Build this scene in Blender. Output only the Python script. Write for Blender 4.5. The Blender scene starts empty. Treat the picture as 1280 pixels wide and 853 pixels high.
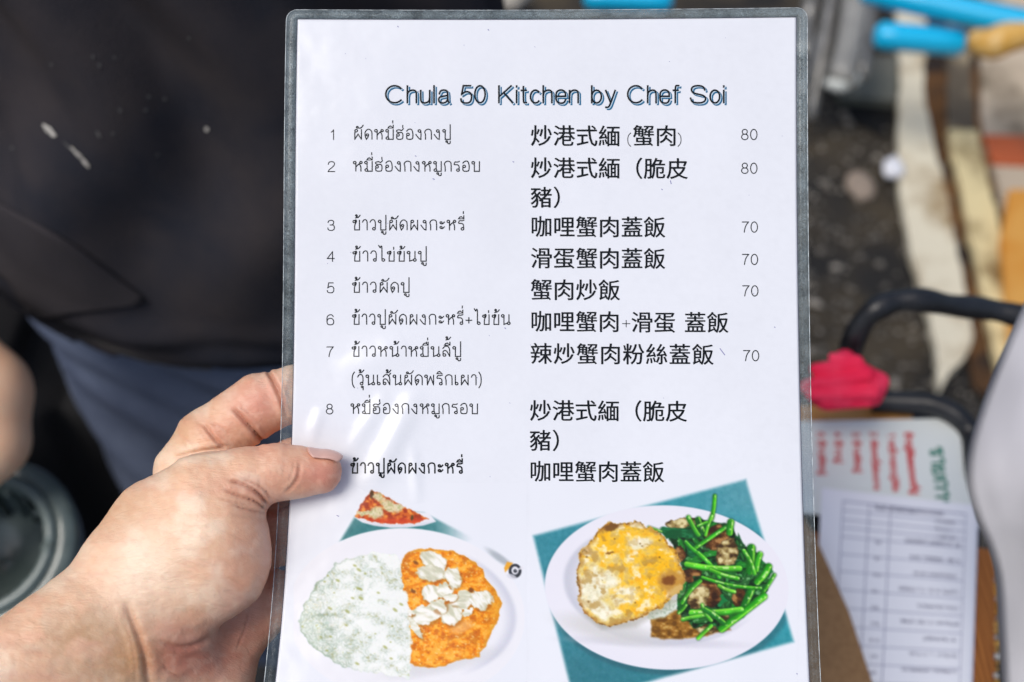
import bpy, bmesh, math, random
import numpy as np
from mathutils import Vector, Matrix
from mathutils.bvhtree import BVHTree
random.seed(7); RNG = np.random.default_rng(7)
SC = bpy.context.scene
COL = SC.collection
R = math.radians

# ------------------------------------------------------------------ camera, sky, sun, exposure
PITCH = R(50); CAMZ = 1.5; LENS = 40.0
W0, H0 = 1280.0, 853.0
FPX = LENS / 36.0 * W0
cd = bpy.data.cameras.new('camera'); cam = bpy.data.objects.new('camera', cd); COL.objects.link(cam)
SC.camera = cam
cam.location = (0, 0, CAMZ); cam.rotation_euler = (R(90) - PITCH, 0, 0)
cd.lens = LENS; cd.sensor_width = 36; cd.clip_start = 0.02; cd.clip_end = 200
cd.dof.use_dof = True; cd.dof.focus_distance = 0.465; cd.dof.aperture_fstop = 5.4; cd.dof.aperture_blades = 7

SUN_EL, SUN_AZ = R(62), R(-128)      # azimuth measured from +Y towards +X
world = bpy.data.worlds.new('World'); SC.world = world; world.use_nodes = True
wn = world.node_tree
sky = wn.nodes.new('ShaderNodeTexSky'); sky.sky_type = 'NISHITA'; sky.sun_disc = False
sky.sun_elevation = SUN_EL; sky.sun_rotation = SUN_AZ; sky.air_density = 1.0; sky.dust_density = 3.0
wn.links.new(sky.outputs[0], wn.nodes['Background'].inputs[0])
wn.nodes['Background'].inputs[1].default_value = 0.10
sd = bpy.data.lights.new('sun', 'SUN'); sun = bpy.data.objects.new('sun', sd); COL.objects.link(sun)
sd.energy = 1.5; sd.angle = R(26); sd.color = (1.0, 0.95, 0.88)
sdir = Vector((math.sin(SUN_AZ) * math.cos(SUN_EL), math.cos(SUN_AZ) * math.cos(SUN_EL), math.sin(SUN_EL)))
sun.rotation_euler = sdir.to_track_quat('Z', 'Y').to_euler()
SC.view_settings.view_transform = 'Standard'; SC.view_settings.look = 'None'
SC.view_settings.exposure = 0.28; SC.view_settings.gamma = 1.0
SC.cycles.use_denoising = True
SC.cycles.max_bounces = 8; SC.cycles.transparent_max_bounces = 16

# ------------------------------------------------------------------ geometry helpers
AX = np.array([1.0, 0, 0]); AU = np.array([0, math.sin(PITCH), math.cos(PITCH)]); AF = np.array([0, math.cos(PITCH), -math.sin(PITCH)])
C0 = np.array([0, 0, CAMZ])
def P(px, py, d):
    """world point seen in the photograph at (px, py) and lying d metres deep"""
    px, py, d = np.broadcast_arrays(np.asarray(px, float), np.asarray(py, float), np.asarray(d, float))
    x = (px - W0 / 2) / FPX * d; y = (H0 / 2 - py) / FPX * d
    return C0 + x[..., None] * AX + y[..., None] * AU + d[..., None] * AF
def G(px, py, z=0.0):
    """world point at height z on the line of sight of (px, py)"""
    v = AF + (px - W0 / 2) / FPX * AX + (H0 / 2 - py) / FPX * AU
    t = (z - CAMZ) / v[2]
    return C0 + t * v
def tag(o, label=None, cat=None, group=None, kind=None):
    if label: o['label'] = label
    if cat: o['category'] = cat
    if group: o['group'] = group
    if kind: o['kind'] = kind
    return o
def link(name, me, mat=None, parent=None, smooth=False):
    o = bpy.data.objects.new(name, me); COL.objects.link(o)
    if mat: me.materials.append(mat)
    if parent is not None:
        o.parent = parent; bpy.context.view_layer.update() if False else None
        o.matrix_parent_inverse = PINV.get(parent.name, Matrix.Identity(4))
    if smooth: me.polygons.foreach_set('use_smooth', [True] * len(me.polygons))
    return o
PINV = {}
def mesh(name, verts, faces, mat=None, parent=None, smooth=False):
    me = bpy.data.meshes.new(name); me.from_pydata([tuple(v) for v in verts], [], [tuple(f) for f in faces]); me.update()
    return link(name, me, mat, parent, smooth)
def empty(name, loc, label, cat, group=None):
    o = bpy.data.objects.new(name, None); COL.objects.link(o); o.location = tuple(loc); o.empty_display_size = .05
    PINV[o.name] = Matrix.Translation(-Vector(tuple(loc)))
    return tag(o, label, cat, group)
def grid_faces(nu, nv, closed_u=False):
    f = []
    for j in range(nv - 1):
        for i in range(nu - (0 if closed_u else 1)):
            a = j * nu + i; b = j * nu + (i + 1) % nu
            f.append((a, b, b + nu, a + nu))
    return f
def fast_grid(name, V, nu, nv, mat, parent, smooth=True, colors=None, flip=False):
    me = bpy.data.meshes.new(name)
    ii, jj = np.meshgrid(np.arange(nu - 1), np.arange(nv - 1))
    a = (jj * nu + ii).ravel()
    F = np.stack([a, a + nu, a + nu + 1, a + 1], 1) if not flip else np.stack([a, a + 1, a + nu + 1, a + nu], 1)
    n = len(F)
    me.vertices.add(len(V)); me.vertices.foreach_set('co', V.astype(np.float32).ravel())
    me.loops.add(n * 4); me.loops.foreach_set('vertex_index', F.astype(np.int32).ravel())
    me.polygons.add(n); me.polygons.foreach_set('loop_start', np.arange(n, dtype=np.int32) * 4)
    me.update(calc_edges=True); me.validate()
    if colors is not None:
        ca = me.color_attributes.new('ink', 'FLOAT_COLOR', 'POINT')
        c4 = np.ones((len(V), 4), np.float32); c4[:, :3] = colors; ca.data.foreach_set('color', c4.ravel())
    return link(name, me, mat, parent, smooth)
def prism(name, pts_top, drop, mat, parent=None, bevel=0):
    """solid slab: outline pts_top (world, ordered) extruded by vector drop"""
    n = len(pts_top); T = [Vector(p) for p in pts_top]; B = [p + Vector(drop) for p in T]
    bm = bmesh.new(); vt = [bm.verts.new(p) for p in T]; vb = [bm.verts.new(p) for p in B]
    bm.faces.new(vt); bm.faces.new(vb[::-1])
    for i in range(n): bm.faces.new((vt[i], vb[i], vb[(i + 1) % n], vt[(i + 1) % n]))
    bmesh.ops.recalc_face_normals(bm, faces=bm.faces)
    if bevel: bmesh.ops.bevel(bm, geom=list(bm.edges), offset=bevel, segments=2, affect='EDGES')
    me = bpy.data.meshes.new(name); bm.to_mesh(me); bm.free()
    return link(name, me, mat, parent, False)
def catmull(pts, n=8):
    p = [np.array(q, float) for q in pts]; p = [2 * p[0] - p[1]] + p + [2 * p[-1] - p[-2]]; out = []
    for i in range(1, len(p) - 2):
        for k in range(n):
            t = k / n
            out.append(.5 * ((2 * p[i]) + (-p[i - 1] + p[i + 1]) * t + (2 * p[i - 1] - 5 * p[i] + 4 * p[i + 1] - p[i + 2]) * t * t + (-p[i - 1] + 3 * p[i] - 3 * p[i + 1] + p[i + 2]) * t ** 3))
    out.append(p[-2]); return out
def tube(name, pts, rad, mat, parent=None, seg=16, caps=True, n=8, rfun=None):
    c = catmull(pts, n) if n > 1 else [np.array(q, float) for q in pts]
    V = []; F = []; up = np.array([.13, .2, .97]); N = len(c)
    for i, p in enumerate(c):
        t = c[min(i + 1, N - 1)] - c[max(i - 1, 0)]; t = t / (np.linalg.norm(t) + 1e-12)
        s = np.cross(t, up); s /= np.linalg.norm(s); u = np.cross(s, t)
        r = rad if rfun is None else rfun(i / (N - 1))
        for k in range(seg):
            a = 2 * math.pi * k / seg; V.append(p + r * (math.cos(a) * s + math.sin(a) * u))
    F = grid_faces(seg, N, True)
    if caps: F += [tuple(range(seg))[::-1], tuple((N - 1) * seg + k for k in range(seg))]
    o = mesh(name, V, F, mat, parent, True)
    return o
def smoothstep(a, b, x):
    t = np.clip((x - a) / (b - a), 0, 1); return t * t * (3 - 2 * t)
_lat = {}
def vnoise(x, y, seed=0):
    if seed not in _lat: _lat[seed] = np.random.default_rng(seed).random((256, 256))
    L = _lat[seed]; xi = np.floor(x).astype(int); yi = np.floor(y).astype(int); fx = x - xi; fy = y - yi
    fx = fx * fx * (3 - 2 * fx); fy = fy * fy * (3 - 2 * fy)
    a = L[yi % 256, xi % 256]; b = L[yi % 256, (xi + 1) % 256]; c = L[(yi + 1) % 256, xi % 256]; d = L[(yi + 1) % 256, (xi + 1) % 256]
    return (a * (1 - fx) + b * fx) * (1 - fy) + (c * (1 - fx) + d * fx) * fy
def fbm(x, y, o=4, seed=0):
    s = 0; a = .5; t = 0
    for i in range(o): s = s + a * vnoise(x * 2 ** i + 17 * i, y * 2 ** i + 5 * i, seed + i); t += a; a *= .5
    return s / t

# ------------------------------------------------------------------ materials
def lin(c): 
    c = np.asarray(c, float) / 255.0
    return np.where(c <= .04045, c / 12.92, ((c + .055) / 1.055) ** 2.4)
def mat(name, base, rough=.6, spec=.5, noise=None, bump=None, coat=0, metal=0, sss=0, attr=None, trans=0, sheen=0):
    """noise=(scale, colour2, contrast lo, hi); bump=(scale, strength, distance)"""
    m = bpy.data.materials.new(name); m.use_nodes = True; nt = m.node_tree; b = nt.nodes['Principled BSDF']
    b.inputs['Base Color'].default_value = (*base, 1); b.inputs['Roughness'].default_value = rough
    b.inputs['Specular IOR Level'].default_value = spec; b.inputs['Metallic'].default_value = metal
    b.inputs['Coat Weight'].default_value = coat; b.inputs['Transmission Weight'].default_value = trans
    if sheen: b.inputs['Sheen Weight'].default_value = sheen
    tc = nt.nodes.new('ShaderNodeTexCoord')
    if noise:
        n = nt.nodes.new('ShaderNodeTexNoise'); n.inputs['Scale'].default_value = noise[0]; n.inputs['Detail'].default_value = 6
        nt.links.new(tc.outputs['Object'], n.inputs['Vector'])
        r = nt.nodes.new('ShaderNodeValToRGB'); r.color_ramp.elements[0].position = noise[2]; r.color_ramp.elements[1].position = noise[3]
        r.color_ramp.elements[0].color = (*base, 1); r.color_ramp.elements[1].color = (*noise[1], 1)
        nt.links.new(n.outputs['Fac'], r.inputs['Fac']); nt.links.new(r.outputs[0], b.inputs['Base Color'])
    if attr:
        a = nt.nodes.new('ShaderNodeAttribute'); a.attribute_name = attr; nt.links.new(a.outputs['Color'], b.inputs['Base Color'])
    if bump:
        n2 = nt.nodes.new('ShaderNodeTexNoise'); n2.inputs['Scale'].default_value = bump[0]; n2.inputs['Detail'].default_value = 5
        nt.links.new(tc.outputs['Object'], n2.inputs['Vector'])
        bp = nt.nodes.new('ShaderNodeBump'); bp.inputs['Strength'].default_value = bump[1]; bp.inputs['Distance'].default_value = bump[2]
        nt.links.new(n2.outputs['Fac'], bp.inputs['Height']); nt.links.new(bp.outputs[0], b.inputs['Normal'])
    return m
PAPER = np.array([.78, .80, .85])
def laminated(name, base, attr=None, coat=.4):
    """print under a clear glossy film"""
    m = mat(name, base, rough=.7, spec=.1, coat=coat, attr=attr); nt = m.node_tree; b = nt.nodes['Principled BSDF']
    b.inputs['Coat Roughness'].default_value = .17; b.inputs['Coat IOR'].default_value = 1.5
    g = nt.nodes.new('ShaderNodeNewGeometry')
    n = nt.nodes.new('ShaderNodeTexNoise'); n.inputs['Scale'].default_value = 55; n.inputs['Detail'].default_value = 2
    nt.links.new(g.outputs['Position'], n.inputs['Vector'])
    bp = nt.nodes.new('ShaderNodeBump'); bp.inputs['Strength'].default_value = .35; bp.inputs['Distance'].default_value = .0012
    nt.links.new(n.outputs['Fac'], bp.inputs['Height']); nt.links.new(bp.outputs[0], b.inputs['Coat Normal'])
    return m
M_page = laminated('laminated_page', tuple(PAPER), attr='ink')
M_ink = laminated('black_print', (.003, .006, .009), coat=.22)
M_blue = laminated('blue_print', (.006, .13, .26), coat=.22)
M_pale = laminated('pale_print', (.55, .68, .80))
M_speck = laminated('violet_speck', (.20, .20, .42))

def film_mat():
    m = bpy.data.materials.new('clear_film'); m.use_nodes = True; nt = m.node_tree; b = nt.nodes['Principled BSDF']; out = nt.nodes['Material Output']
    b.inputs['Base Color'].default_value = (.42, .50, .53, 1); b.inputs['Roughness'].default_value = .22
    tr = nt.nodes.new('ShaderNodeBsdfTransparent'); tr.inputs[0].default_value = (.93, .96, .97, 1); mx = nt.nodes.new('ShaderNodeMixShader')
    g = nt.nodes.new('ShaderNodeNewGeometry')
    n = nt.nodes.new('ShaderNodeTexNoise'); n.inputs['Scale'].default_value = 160; n.inputs['Detail'].default_value = 6; n.inputs['Roughness'].default_value = .7
    nt.links.new(g.outputs['Position'], n.inputs['Vector'])
    n2 = nt.nodes.new('ShaderNodeTexNoise'); n2.inputs['Scale'].default_value = 1500; n2.inputs['Detail'].default_value = 3
    nt.links.new(g.outputs['Position'], n2.inputs['Vector'])
    ad = nt.nodes.new('ShaderNodeMath'); ad.operation = 'MULTIPLY'; nt.links.new(n.outputs['Fac'], ad.inputs[0]); nt.links.new(n2.outputs['Fac'], ad.inputs[1])
    mr = nt.nodes.new('ShaderNodeMapRange'); mr.inputs[1].default_value = .14; mr.inputs[2].default_value = .42; mr.inputs[3].default_value = .10; mr.inputs[4].default_value = .60
    nt.links.new(ad.outputs[0], mr.inputs[0])
    sx = nt.nodes.new('ShaderNodeSeparateXYZ'); nt.links.new(g.outputs['Position'], sx.inputs[0]); hz = nt.nodes.new('ShaderNodeMapRange'); hz.inputs[1].default_value = float(P(360, 640, .465)[2]); hz.inputs[2].default_value = float(P(360, 200, .475)[2]); hz.inputs[3].default_value = .22; hz.inputs[4].default_value = .78; nt.links.new(sx.outputs['Z'], hz.inputs[0])
    mm = nt.nodes.new('ShaderNodeMath'); mm.operation = 'MULTIPLY'; nt.links.new(mr.outputs[0], mm.inputs[0]); nt.links.new(hz.outputs[0], mm.inputs[1]); nt.links.new(mm.outputs[0], mx.inputs[0]); nt.links.new(tr.outputs[0], mx.inputs[1]); nt.links.new(b.outputs[0], mx.inputs[2]); nt.links.new(mx.outputs[0], out.inputs[0])
    return m
M_film = film_mat()

# ================================================================== THE SETTING
def mat_asphalt():
    m = mat('asphalt', (.014, .013, .012), rough=.9, noise=(6, (.085, .064, .036), .42, .75), bump=(140, .6, .004)); return m
M_asph = mat_asphalt()
g0 = mesh('ground', [(-30, -10, 0), (30, -10, 0), (30, 60, 0), (-30, 60, 0)], [(0, 1, 2, 3)], M_asph); tag(g0, kind='structure')
M_pconc = mat('worn_pale_concrete', (.50, .46, .38), rough=.85, noise=(9, (.24, .19, .13), .5, .72), bump=(60, .5, .004))
M_white = mat('worn_white_paint', (.74, .68, .52), rough=.8, noise=(8, (.30, .19, .07), .52, .70), bump=(80, .5, .003))
M_cream = mat('worn_cream_paint', (.74, .62, .34), rough=.8, noise=(9, (.22, .14, .05), .52, .68), bump=(80, .5, .003))
M_rust = mat('rusty_channel', (.018, .010, .006), rough=.8, noise=(7, (.26, .11, .02), .42, .68), bump=(60, .6, .004))
M_beige = mat('beige_concrete', (.56, .46, .34), rough=.85, noise=(9, (.13, .10, .06), .45, .68), bump=(40, .6, .005))
M_redp = mat('red_brown_paint', (.55, .12, .035), rough=.7, noise=(12, (.36, .10, .04), .5, .7))
def strip(name, left, right, z, m, th=.02, rag=.0025):
    """ground slab following two pixel polylines (left top->bottom, right top->bottom)"""
    L = catmull([G(x, y, 0) for x, y in left], 6); Rr = catmull([G(x, y, 0) for x, y in right], 6)
    pts = [Vector((p[0] + random.uniform(-rag, rag), p[1], z)) for p in L] + [Vector((p[0] + random.uniform(-rag, rag), p[1], z)) for p in Rr[::-1]]
    o = prism(name, pts, (0, 0, -th), m); tag(o, kind='structure'); return o
strip('painted_kerb_strip', [(1114, -40), (1119, 67), (1121, 114), (1118, 170), (1121, 246), (1129, 300), (1140, 350), (1155, 407), (1164, 452), (1168, 505)],
      [(1150, -40), (1154, 70), (1149, 114), (1159, 183), (1176, 246), (1186, 300), (1195, 355), (1208, 430), (1200, 458), (1180, 480)], .030, M_white)
strip('rusty_channel', [(1148, -40), (1152, 70), (1147, 114), (1157, 183), (1174, 246), (1184, 300), (1193, 355), (1206, 430), (1216, 490)],
      [(1185, -40), (1184, 70), (1181, 114), (1184, 183), (1192, 230), (1206, 300), (1220, 370), (1238, 455), (1250, 520)], .012, M_rust, .01)
strip('painted_kerb_strip', [(1180, 176), (1184, 200), (1191, 230), (1205, 300), (1219, 370), (1237, 455), (1245, 500)],
      [(1216, 178), (1220, 205), (1227, 230), (1243, 300), (1254, 373), (1266, 450), (1275, 500)], .030, M_cream)
strip('dirty_kerb_strip', [(1183, -60), (1182, 0), (1181, 70), (1180, 120), (1179, 172)], [(1209, -60), (1208, 0), (1208, 70), (1210, 120), (1215, 174)], .026, mat('dirty_concrete', (.10, .08, .055), .9, noise=(12, (.38, .31, .20), .5, .7)))
strip('grey_slab', [(1040, 86), (1042, 112), (1046, 134)], [(1118, 84), (1117, 116), (1116, 140)], .03, mat('grey_slab', (.13, .135, .11), .8, noise=(14, (.19, .18, .14), .4, .7)))
strip('black_patch', [(1044, 134), (1060, 146), (1078, 160)], [(1116, 140), (1114, 156), (1106, 172)], .006, mat('black_patch', (.003, .003, .003), .9))  # flat black patch along the near side of the grey slab
strip('rusty_channel', [(1206, -40), (1207, 70), (1214, 178), (1226, 230), (1242, 300), (1253, 373), (1265, 450), (1274, 500)],
      [(1226, -40), (1223, 70), (1227, 170), (1242, 230), (1258, 300), (1272, 373), (1282, 450), (1292, 500)], .011, M_rust, .01)
strip('beige_pavement', [(1222, -60), (1221, 70), (1224, 170), (1238, 230), (1256, 300), (1270, 373), (1282, 450), (1292, 500)],
      [(1700, -60), (1700, 70), (1700, 170), (1700, 230), (1700, 300), (1700, 373), (1700, 450), (1700, 500)], .024, M_beige)
o = prism('red_band', [G(1229, 168, .03), G(1420, 176, .03), G(1430, 214, .03), G(1241, 204, .03)], (0, 0, -.012), M_redp); tag(o, kind='structure')
# pebbles and grit: nobody could count them
bm = bmesh.new()
for i in range(900):
    q = G(random.uniform(1000, 1300), random.uniform(-30, 520)); s = random.uniform(.002, .0065) * random.choice((1, 1, 1, 1.8))
    r = bmesh.ops.create_icosphere(bm, subdivisions=1, radius=s)
    bmesh.ops.transform(bm, matrix=Matrix.Translation((q[0], q[1], s * .4 + .0)) @ Matrix.Diagonal((1, random.uniform(.6, 1), .6, 1)), verts=r['verts'])
me = bpy.data.meshes.new('grit'); bm.to_mesh(me); bm.free()
o = link('grit', me, mat('grit', (.10, .09, .075), .35, noise=(30, (.42, .38, .32), .45, .68))); tag(o, 'grey grit and small stones on the dark road surface', 'gravel', kind='stuff')

# ================================================================== THE MENU CARD
Ly = np.polyfit([24, 150, 300, 440, 556, 629, 740, 853, 940], [372, 370.5, 369, 366.5, 365.5, 363, 355, 344, 333], 4)
Ry = np.polyfit([24, 150, 300, 440, 560, 700, 853, 940], [995, 995, 996.4, 998, 1001, 1005.2, 1011.5, 1016], 3)
Dw = np.polyfit([24, 300, 600, 750, 853, 940], [623, 628, 639, 652, 667, 683], 3)
def topY(x): return 24.5 + 1.6 * np.sin(np.clip((x - 372) / 623, 0, 1) * math.pi) - 2.5 * np.clip((x - 372) / 623, 0, 1)
BOT = 938.0
RIDGES = [((516, 500), (466, 600), 15, .0013), ((478, 500), (440, 560), 10, .0006), ((400, 515), (388, 552), 8, .0006), ((430, 470), (500, 436), 22, .0006), ((522, 620), (516, 560), 7, .0005)]
def sheet_d(x, y):
    """depth of the sheet (metres) at photograph position x, y"""
    x = np.asarray(x, float); y = np.asarray(y, float)
    d = FPX * .210 / np.polyval(Dw, y)
    d = d + .0012 * np.sin((x - 380) / 640 * math.pi) - .0015 * (x - 680) / 640 * np.clip((y) / 853, 0, 1)
    d = d + .0011 * (fbm(x / 130 + 3, y / 170 + 3, 2, 77) - .5)
    for (ax, ay), (bx, by), w, a in RIDGES:
        vx, vy = bx - ax, by - ay; L2 = vx * vx + vy * vy
        t = np.clip(((x - ax) * vx + (y - ay) * vy) / L2, -.15, 1.15)
        q = ((x - ax - t * vx) ** 2 + (y - ay - t * vy) ** 2) / (w * w)
        d = d - a * np.exp(-q) * np.sin(np.clip((t + .15) / 1.3, 0, 1) * math.pi) ** .7
    # dimple under the pressing thumb
    d = d + .0006 * np.exp(-(((x - 395) / 60) ** 2 + ((y - 592) / 45) ** 2))
    return d
def S(x, y, off=0.0): return P(x, y, sheet_d(x, y) - off)

menu = empty('menu_card', P(676, 500, .4715), 'laminated white restaurant menu card with Thai and Chinese dishes, held up by the hand', 'menu')
NX, NY = 230, 320
s = np.linspace(0, 1, NX); t = np.linspace(0, 1, NY); ss, tt = np.meshgrid(s, t)
def page_xy(ss, tt):
    xt = 372 + 623 * ss; y0 = topY(xt); y = y0 + (BOT + 6 * ss - y0) * tt
    return np.polyval(Ly, y) + (np.polyval(Ry, y) - np.polyval(Ly, y)) * ss, y
X, Y = page_xy(ss, tt)
V = S(X, Y).reshape(-1, 3)
mot = 1 - .05 * (fbm(X / 90, Y / 90, 3, 3) - .5) - .03 * (fbm(X / 5, Y / 5, 2, 9) - .5)
ghost = .012 * smoothstep(.55, .75, fbm(X / 12, Y / 7, 3, 21)) * smoothstep(640, 760, X)     # the back's print showing through a little
inkc = PAPER[None, :] * (mot - ghost).reshape(-1, 1)
paper = fast_grid('paper', V, NX, NY, M_page, menu, True, inkc)
md = paper.modifiers.new('thickness', 'SOLIDIFY'); md.thickness = .00012; md.offset = 1 if False else -1

# clear film margin around the paper: rounded rectangle ring with thickness
def ring_pts(m, rad, n=7):
    out = []
    def corner(cx, cy, a0):
        for k in range(n + 1):
            a = a0 + math.pi / 2 * k / n; out.append((cx + rad * math.cos(a), cy - rad * math.sin(a)))
    xl, xr = lambda y: np.polyval(Ly, y) - m, lambda y: np.polyval(Ry, y) + m
    yt = lambda x: topY(x) - m * .84; yb = BOT + m
    corner(xr(20) - rad, yt(995) + rad, 0)
    N = 60
    for k in range(1, N): x = xr(20) - rad + (xl(20) + rad - xr(20) + rad) * k / N; out.append((x, yt(x)))
    corner(xl(20) + rad, yt(372) + rad, math.pi / 2)
    for k in range(1, N * 2): y = yt(372) + rad + (yb - rad - yt(372) - rad) * k / (N * 2); out.append((xl(y), y))
    corner(xl(yb) + rad, yb - rad, math.pi)
    for k in range(1, N): x = xl(yb) + rad + (xr(yb) - xl(yb) - 2 * rad) * k / N; out.append((x, yb))
    corner(xr(yb) - rad, yb - rad, 1.5 * math.pi)
    for k in range(1, N * 2): y = yb - rad + (yt(995) + rad - yb + rad) * k / (N * 2); out.append((xr(y), y))
    return out
def ring(name, m0, r0, m1, r1, off0, off1, mt, steps=2):
    A = ring_pts(m0, r0); B = ring_pts(m1, r1); n = len(A); V = []; F = []
    rows = []
    for k in range(steps + 1):
        rows.append([(a[0] + (b[0] - a[0]) * k / steps, a[1] + (b[1] - a[1]) * k / steps) for a, b in zip(A, B)])
    for off in (off0, off1):
        for row in rows:
            q = np.array(row); V += list(S(q[:, 0], q[:, 1], off))
    nr = steps + 1
    for k in range(steps):
        for i in range(n):
            j = (i + 1) % n
            F.append((k * n + i, k * n + j, (k + 1) * n + j, (k + 1) * n + i))
            a = nr * n; F.append((a + k * n + i, a + (k + 1) * n + i, a + (k + 1) * n + j, a + k * n + j))
    a = nr * n
    for i in range(n):
        j = (i + 1) % n
        F.append((i, a + i, a + j, j)); b = steps * n; F.append((b + i, b + j, a + b + j, a + b + i))
    return mesh(name, V, F, mt, menu, True)
ring('film_margin', 14.0, 13, .8, 1.5, .00018, -.00012, M_film)
M_rim = mat('film_rim', (.62, .68, .70), .25, noise=(300, (.30, .34, .36), .45, .6));  # paler than the margin: the edge highlight is put into the rim's colour
ring('film_rim', 14.7, 13.6, 13.9, 12.9, .00028, -.00018, M_rim, 1)
M_gap_shade = mat('paper_gap_shade', (.05, .055, .10), .3)
ring('paper_edge_shade', 1.1, 1.8, .2, 1.0, .00006, -.00010, M_gap_shade, 1)  # dark ring: air gap plus the paper thickness's shadow, put in as colour

# ---- stroke lettering -------------------------------------------------------
def chaikin(p, it=2):
    p = [np.array(q, float) for q in p]
    for _ in range(it):
        if len(p) < 3: break
        q = [p[0]]
        for a, b in zip(p[:-1], p[1:]):
            q += [a * .75 + b * .25, a * .25 + b * .75]
        q.append(p[-1]); p = q
    return p
def ell(cx, cy, rx, ry, a0=0, a1=360, n=20):
    return [(cx + rx * math.cos(R(a0 + (a1 - a0) * k / n)), cy + ry * math.sin(R(a0 + (a1 - a0) * k / n))) for k in range(n + 1)]
LAT = {
 'C': (.9, [ell(.47, .5, .45, .5, 42, 318)]), 'K': (.72, [[(0, 0), (0, 1)], [(.66, 1), (0, .35)], [(.25, .6), (.72, 0)]]),
 'S': (.86, [[(.8, .74), (.72, .95), (.42, 1.02), (.12, .95), (.05, .72), (.2, .56), (.45, .5), (.75, .42), (.87, .24), (.74, .03), (.43, -.02), (.1, .04), (.02, .28)]]),
 'h': (.46, [[(0, 0), (0, 1)], [(0, .4), (.03, .64), (.24, .76), (.44, .7), (.46, .5), (.46, 0)]]),
 'n': (.46, [[(0, 0), (0, .73)], [(0, .4), (.03, .64), (.24, .76), (.44, .7), (.46, .5), (.46, 0)]]),
 'u': (.46, [[(0, .73), (0, .25), (.03, .03), (.22, -.03), (.43, .08), (.46, .33)], [(.46, .73), (.46, 0)]]),
 'l': (.02, [[(0, 0), (0, 1)]]), 'i': (.02, [[(0, 0), (0, .73)], [(0, .92), (0, 1)]]),
 'a': (.52, [[(.03, .52), (.08, .7), (.26, .76), (.43, .7), (.46, .5), (.46, .12), (.53, 0)], [(.46, .44), (.22, .38), (.0, .32), (.0, .05), (.18, -.03), (.38, .03), (.46, .24)]]),
 'c': (.46, [ell(.26, .365, .26, .375, 42, 318)]), 'o': (.52, [ell(.26, .365, .26, .375)]),
 'e': (.5, [[(.01, .38), (.51, .38), (.51, .38), (.49, .66), (.26, .78), (.02, .66), (-.01, .36), (.03, .05), (.27, -.04), (.45, .02), (.51, .2)]]),
 'b': (.5, [[(0, 0), (0, 1)], ell(.25, .365, .25, .375)]), 't': (.28, [[(.12, .96), (.12, .12), (.15, 0), (.29, .01)], [(0, .73), (.28, .73)]]),
 'y': (.48, [[(0, .73), (.25, .02)], [(.49, .73), (.24, -.08), (.14, -.27), (0, -.26)]]), 'f': (.3, [[(.32, 1.0), (.14, 1.02), (.12, .8), (.12, 0)], [(0, .73), (.28, .73)]]),
 '0': (.58, [ell(.29, .5, .28, .5)]), '1': (.32, [[(.06, .76), (.22, .86), (.3, 1), (.3, 1), (.3, 0)]]),
 '2': (.58, [[(.03, .72), (.06, .95), (.3, 1.03), (.54, .95), (.56, .7), (.4, .46), (.1, .2), (.02, 0), (.02, 0), (.58, 0)]]),
 '3': (.58, [[(.04, .78), (.1, .97), (.3, 1.03), (.52, .95), (.53, .7), (.4, .54), (.2, .54)], [(.2, .54), (.5, .54), (.61, .3), (.52, .02), (.28, -.03), (.05, .05), (.02, .25)]]),
 '4': (.6, [[(.46, 0), (.46, 1), (.46, 1), (0, .3), (0, .3), (.62, .3)]]),
 '5': (.6, [[(.55, 1), (.15, 1), (.15, 1), (.06, .5), (.06, .5), (.3, .68), (.56, .58), (.61, .3), (.52, .02), (.28, -.03), (.04, .05), (.02, .24)]]),
 '6': (.58, [[(.55, .8), (.48, .98), (.28, 1.03), (.03, .88), (0, .45), (.03, .05), (.3, -.04), (.56, .06), (.6, .33), (.5, .6), (.28, .67), (.06, .55), (.02, .35)]]),
 '7': (.58, [[(.02, .99), (.57, .99), (.57, .99), (.3, .6), (.2, 0)]]), '8': (.58, [ell(.29, .76, .22, .24), ell(.29, .27, .28, .27)]),
 '(': (.2, [[(.2, 1.05), (.04, .8), (0, .4), (.04, 0), (.2, -.25)]]), ')': (.2, [[(0, 1.05), (.16, .8), (.2, .4), (.16, 0), (0, -.25)]]),
 '+': (.55, [[(0, .38), (.55, .38)], [(.275, .1), (.275, .66)]]), ' ': (.35, []),
}
def lp(cx, cy, r=.125, a=0): return ell(cx, cy, r, r, a, a + 360, 12)
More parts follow.
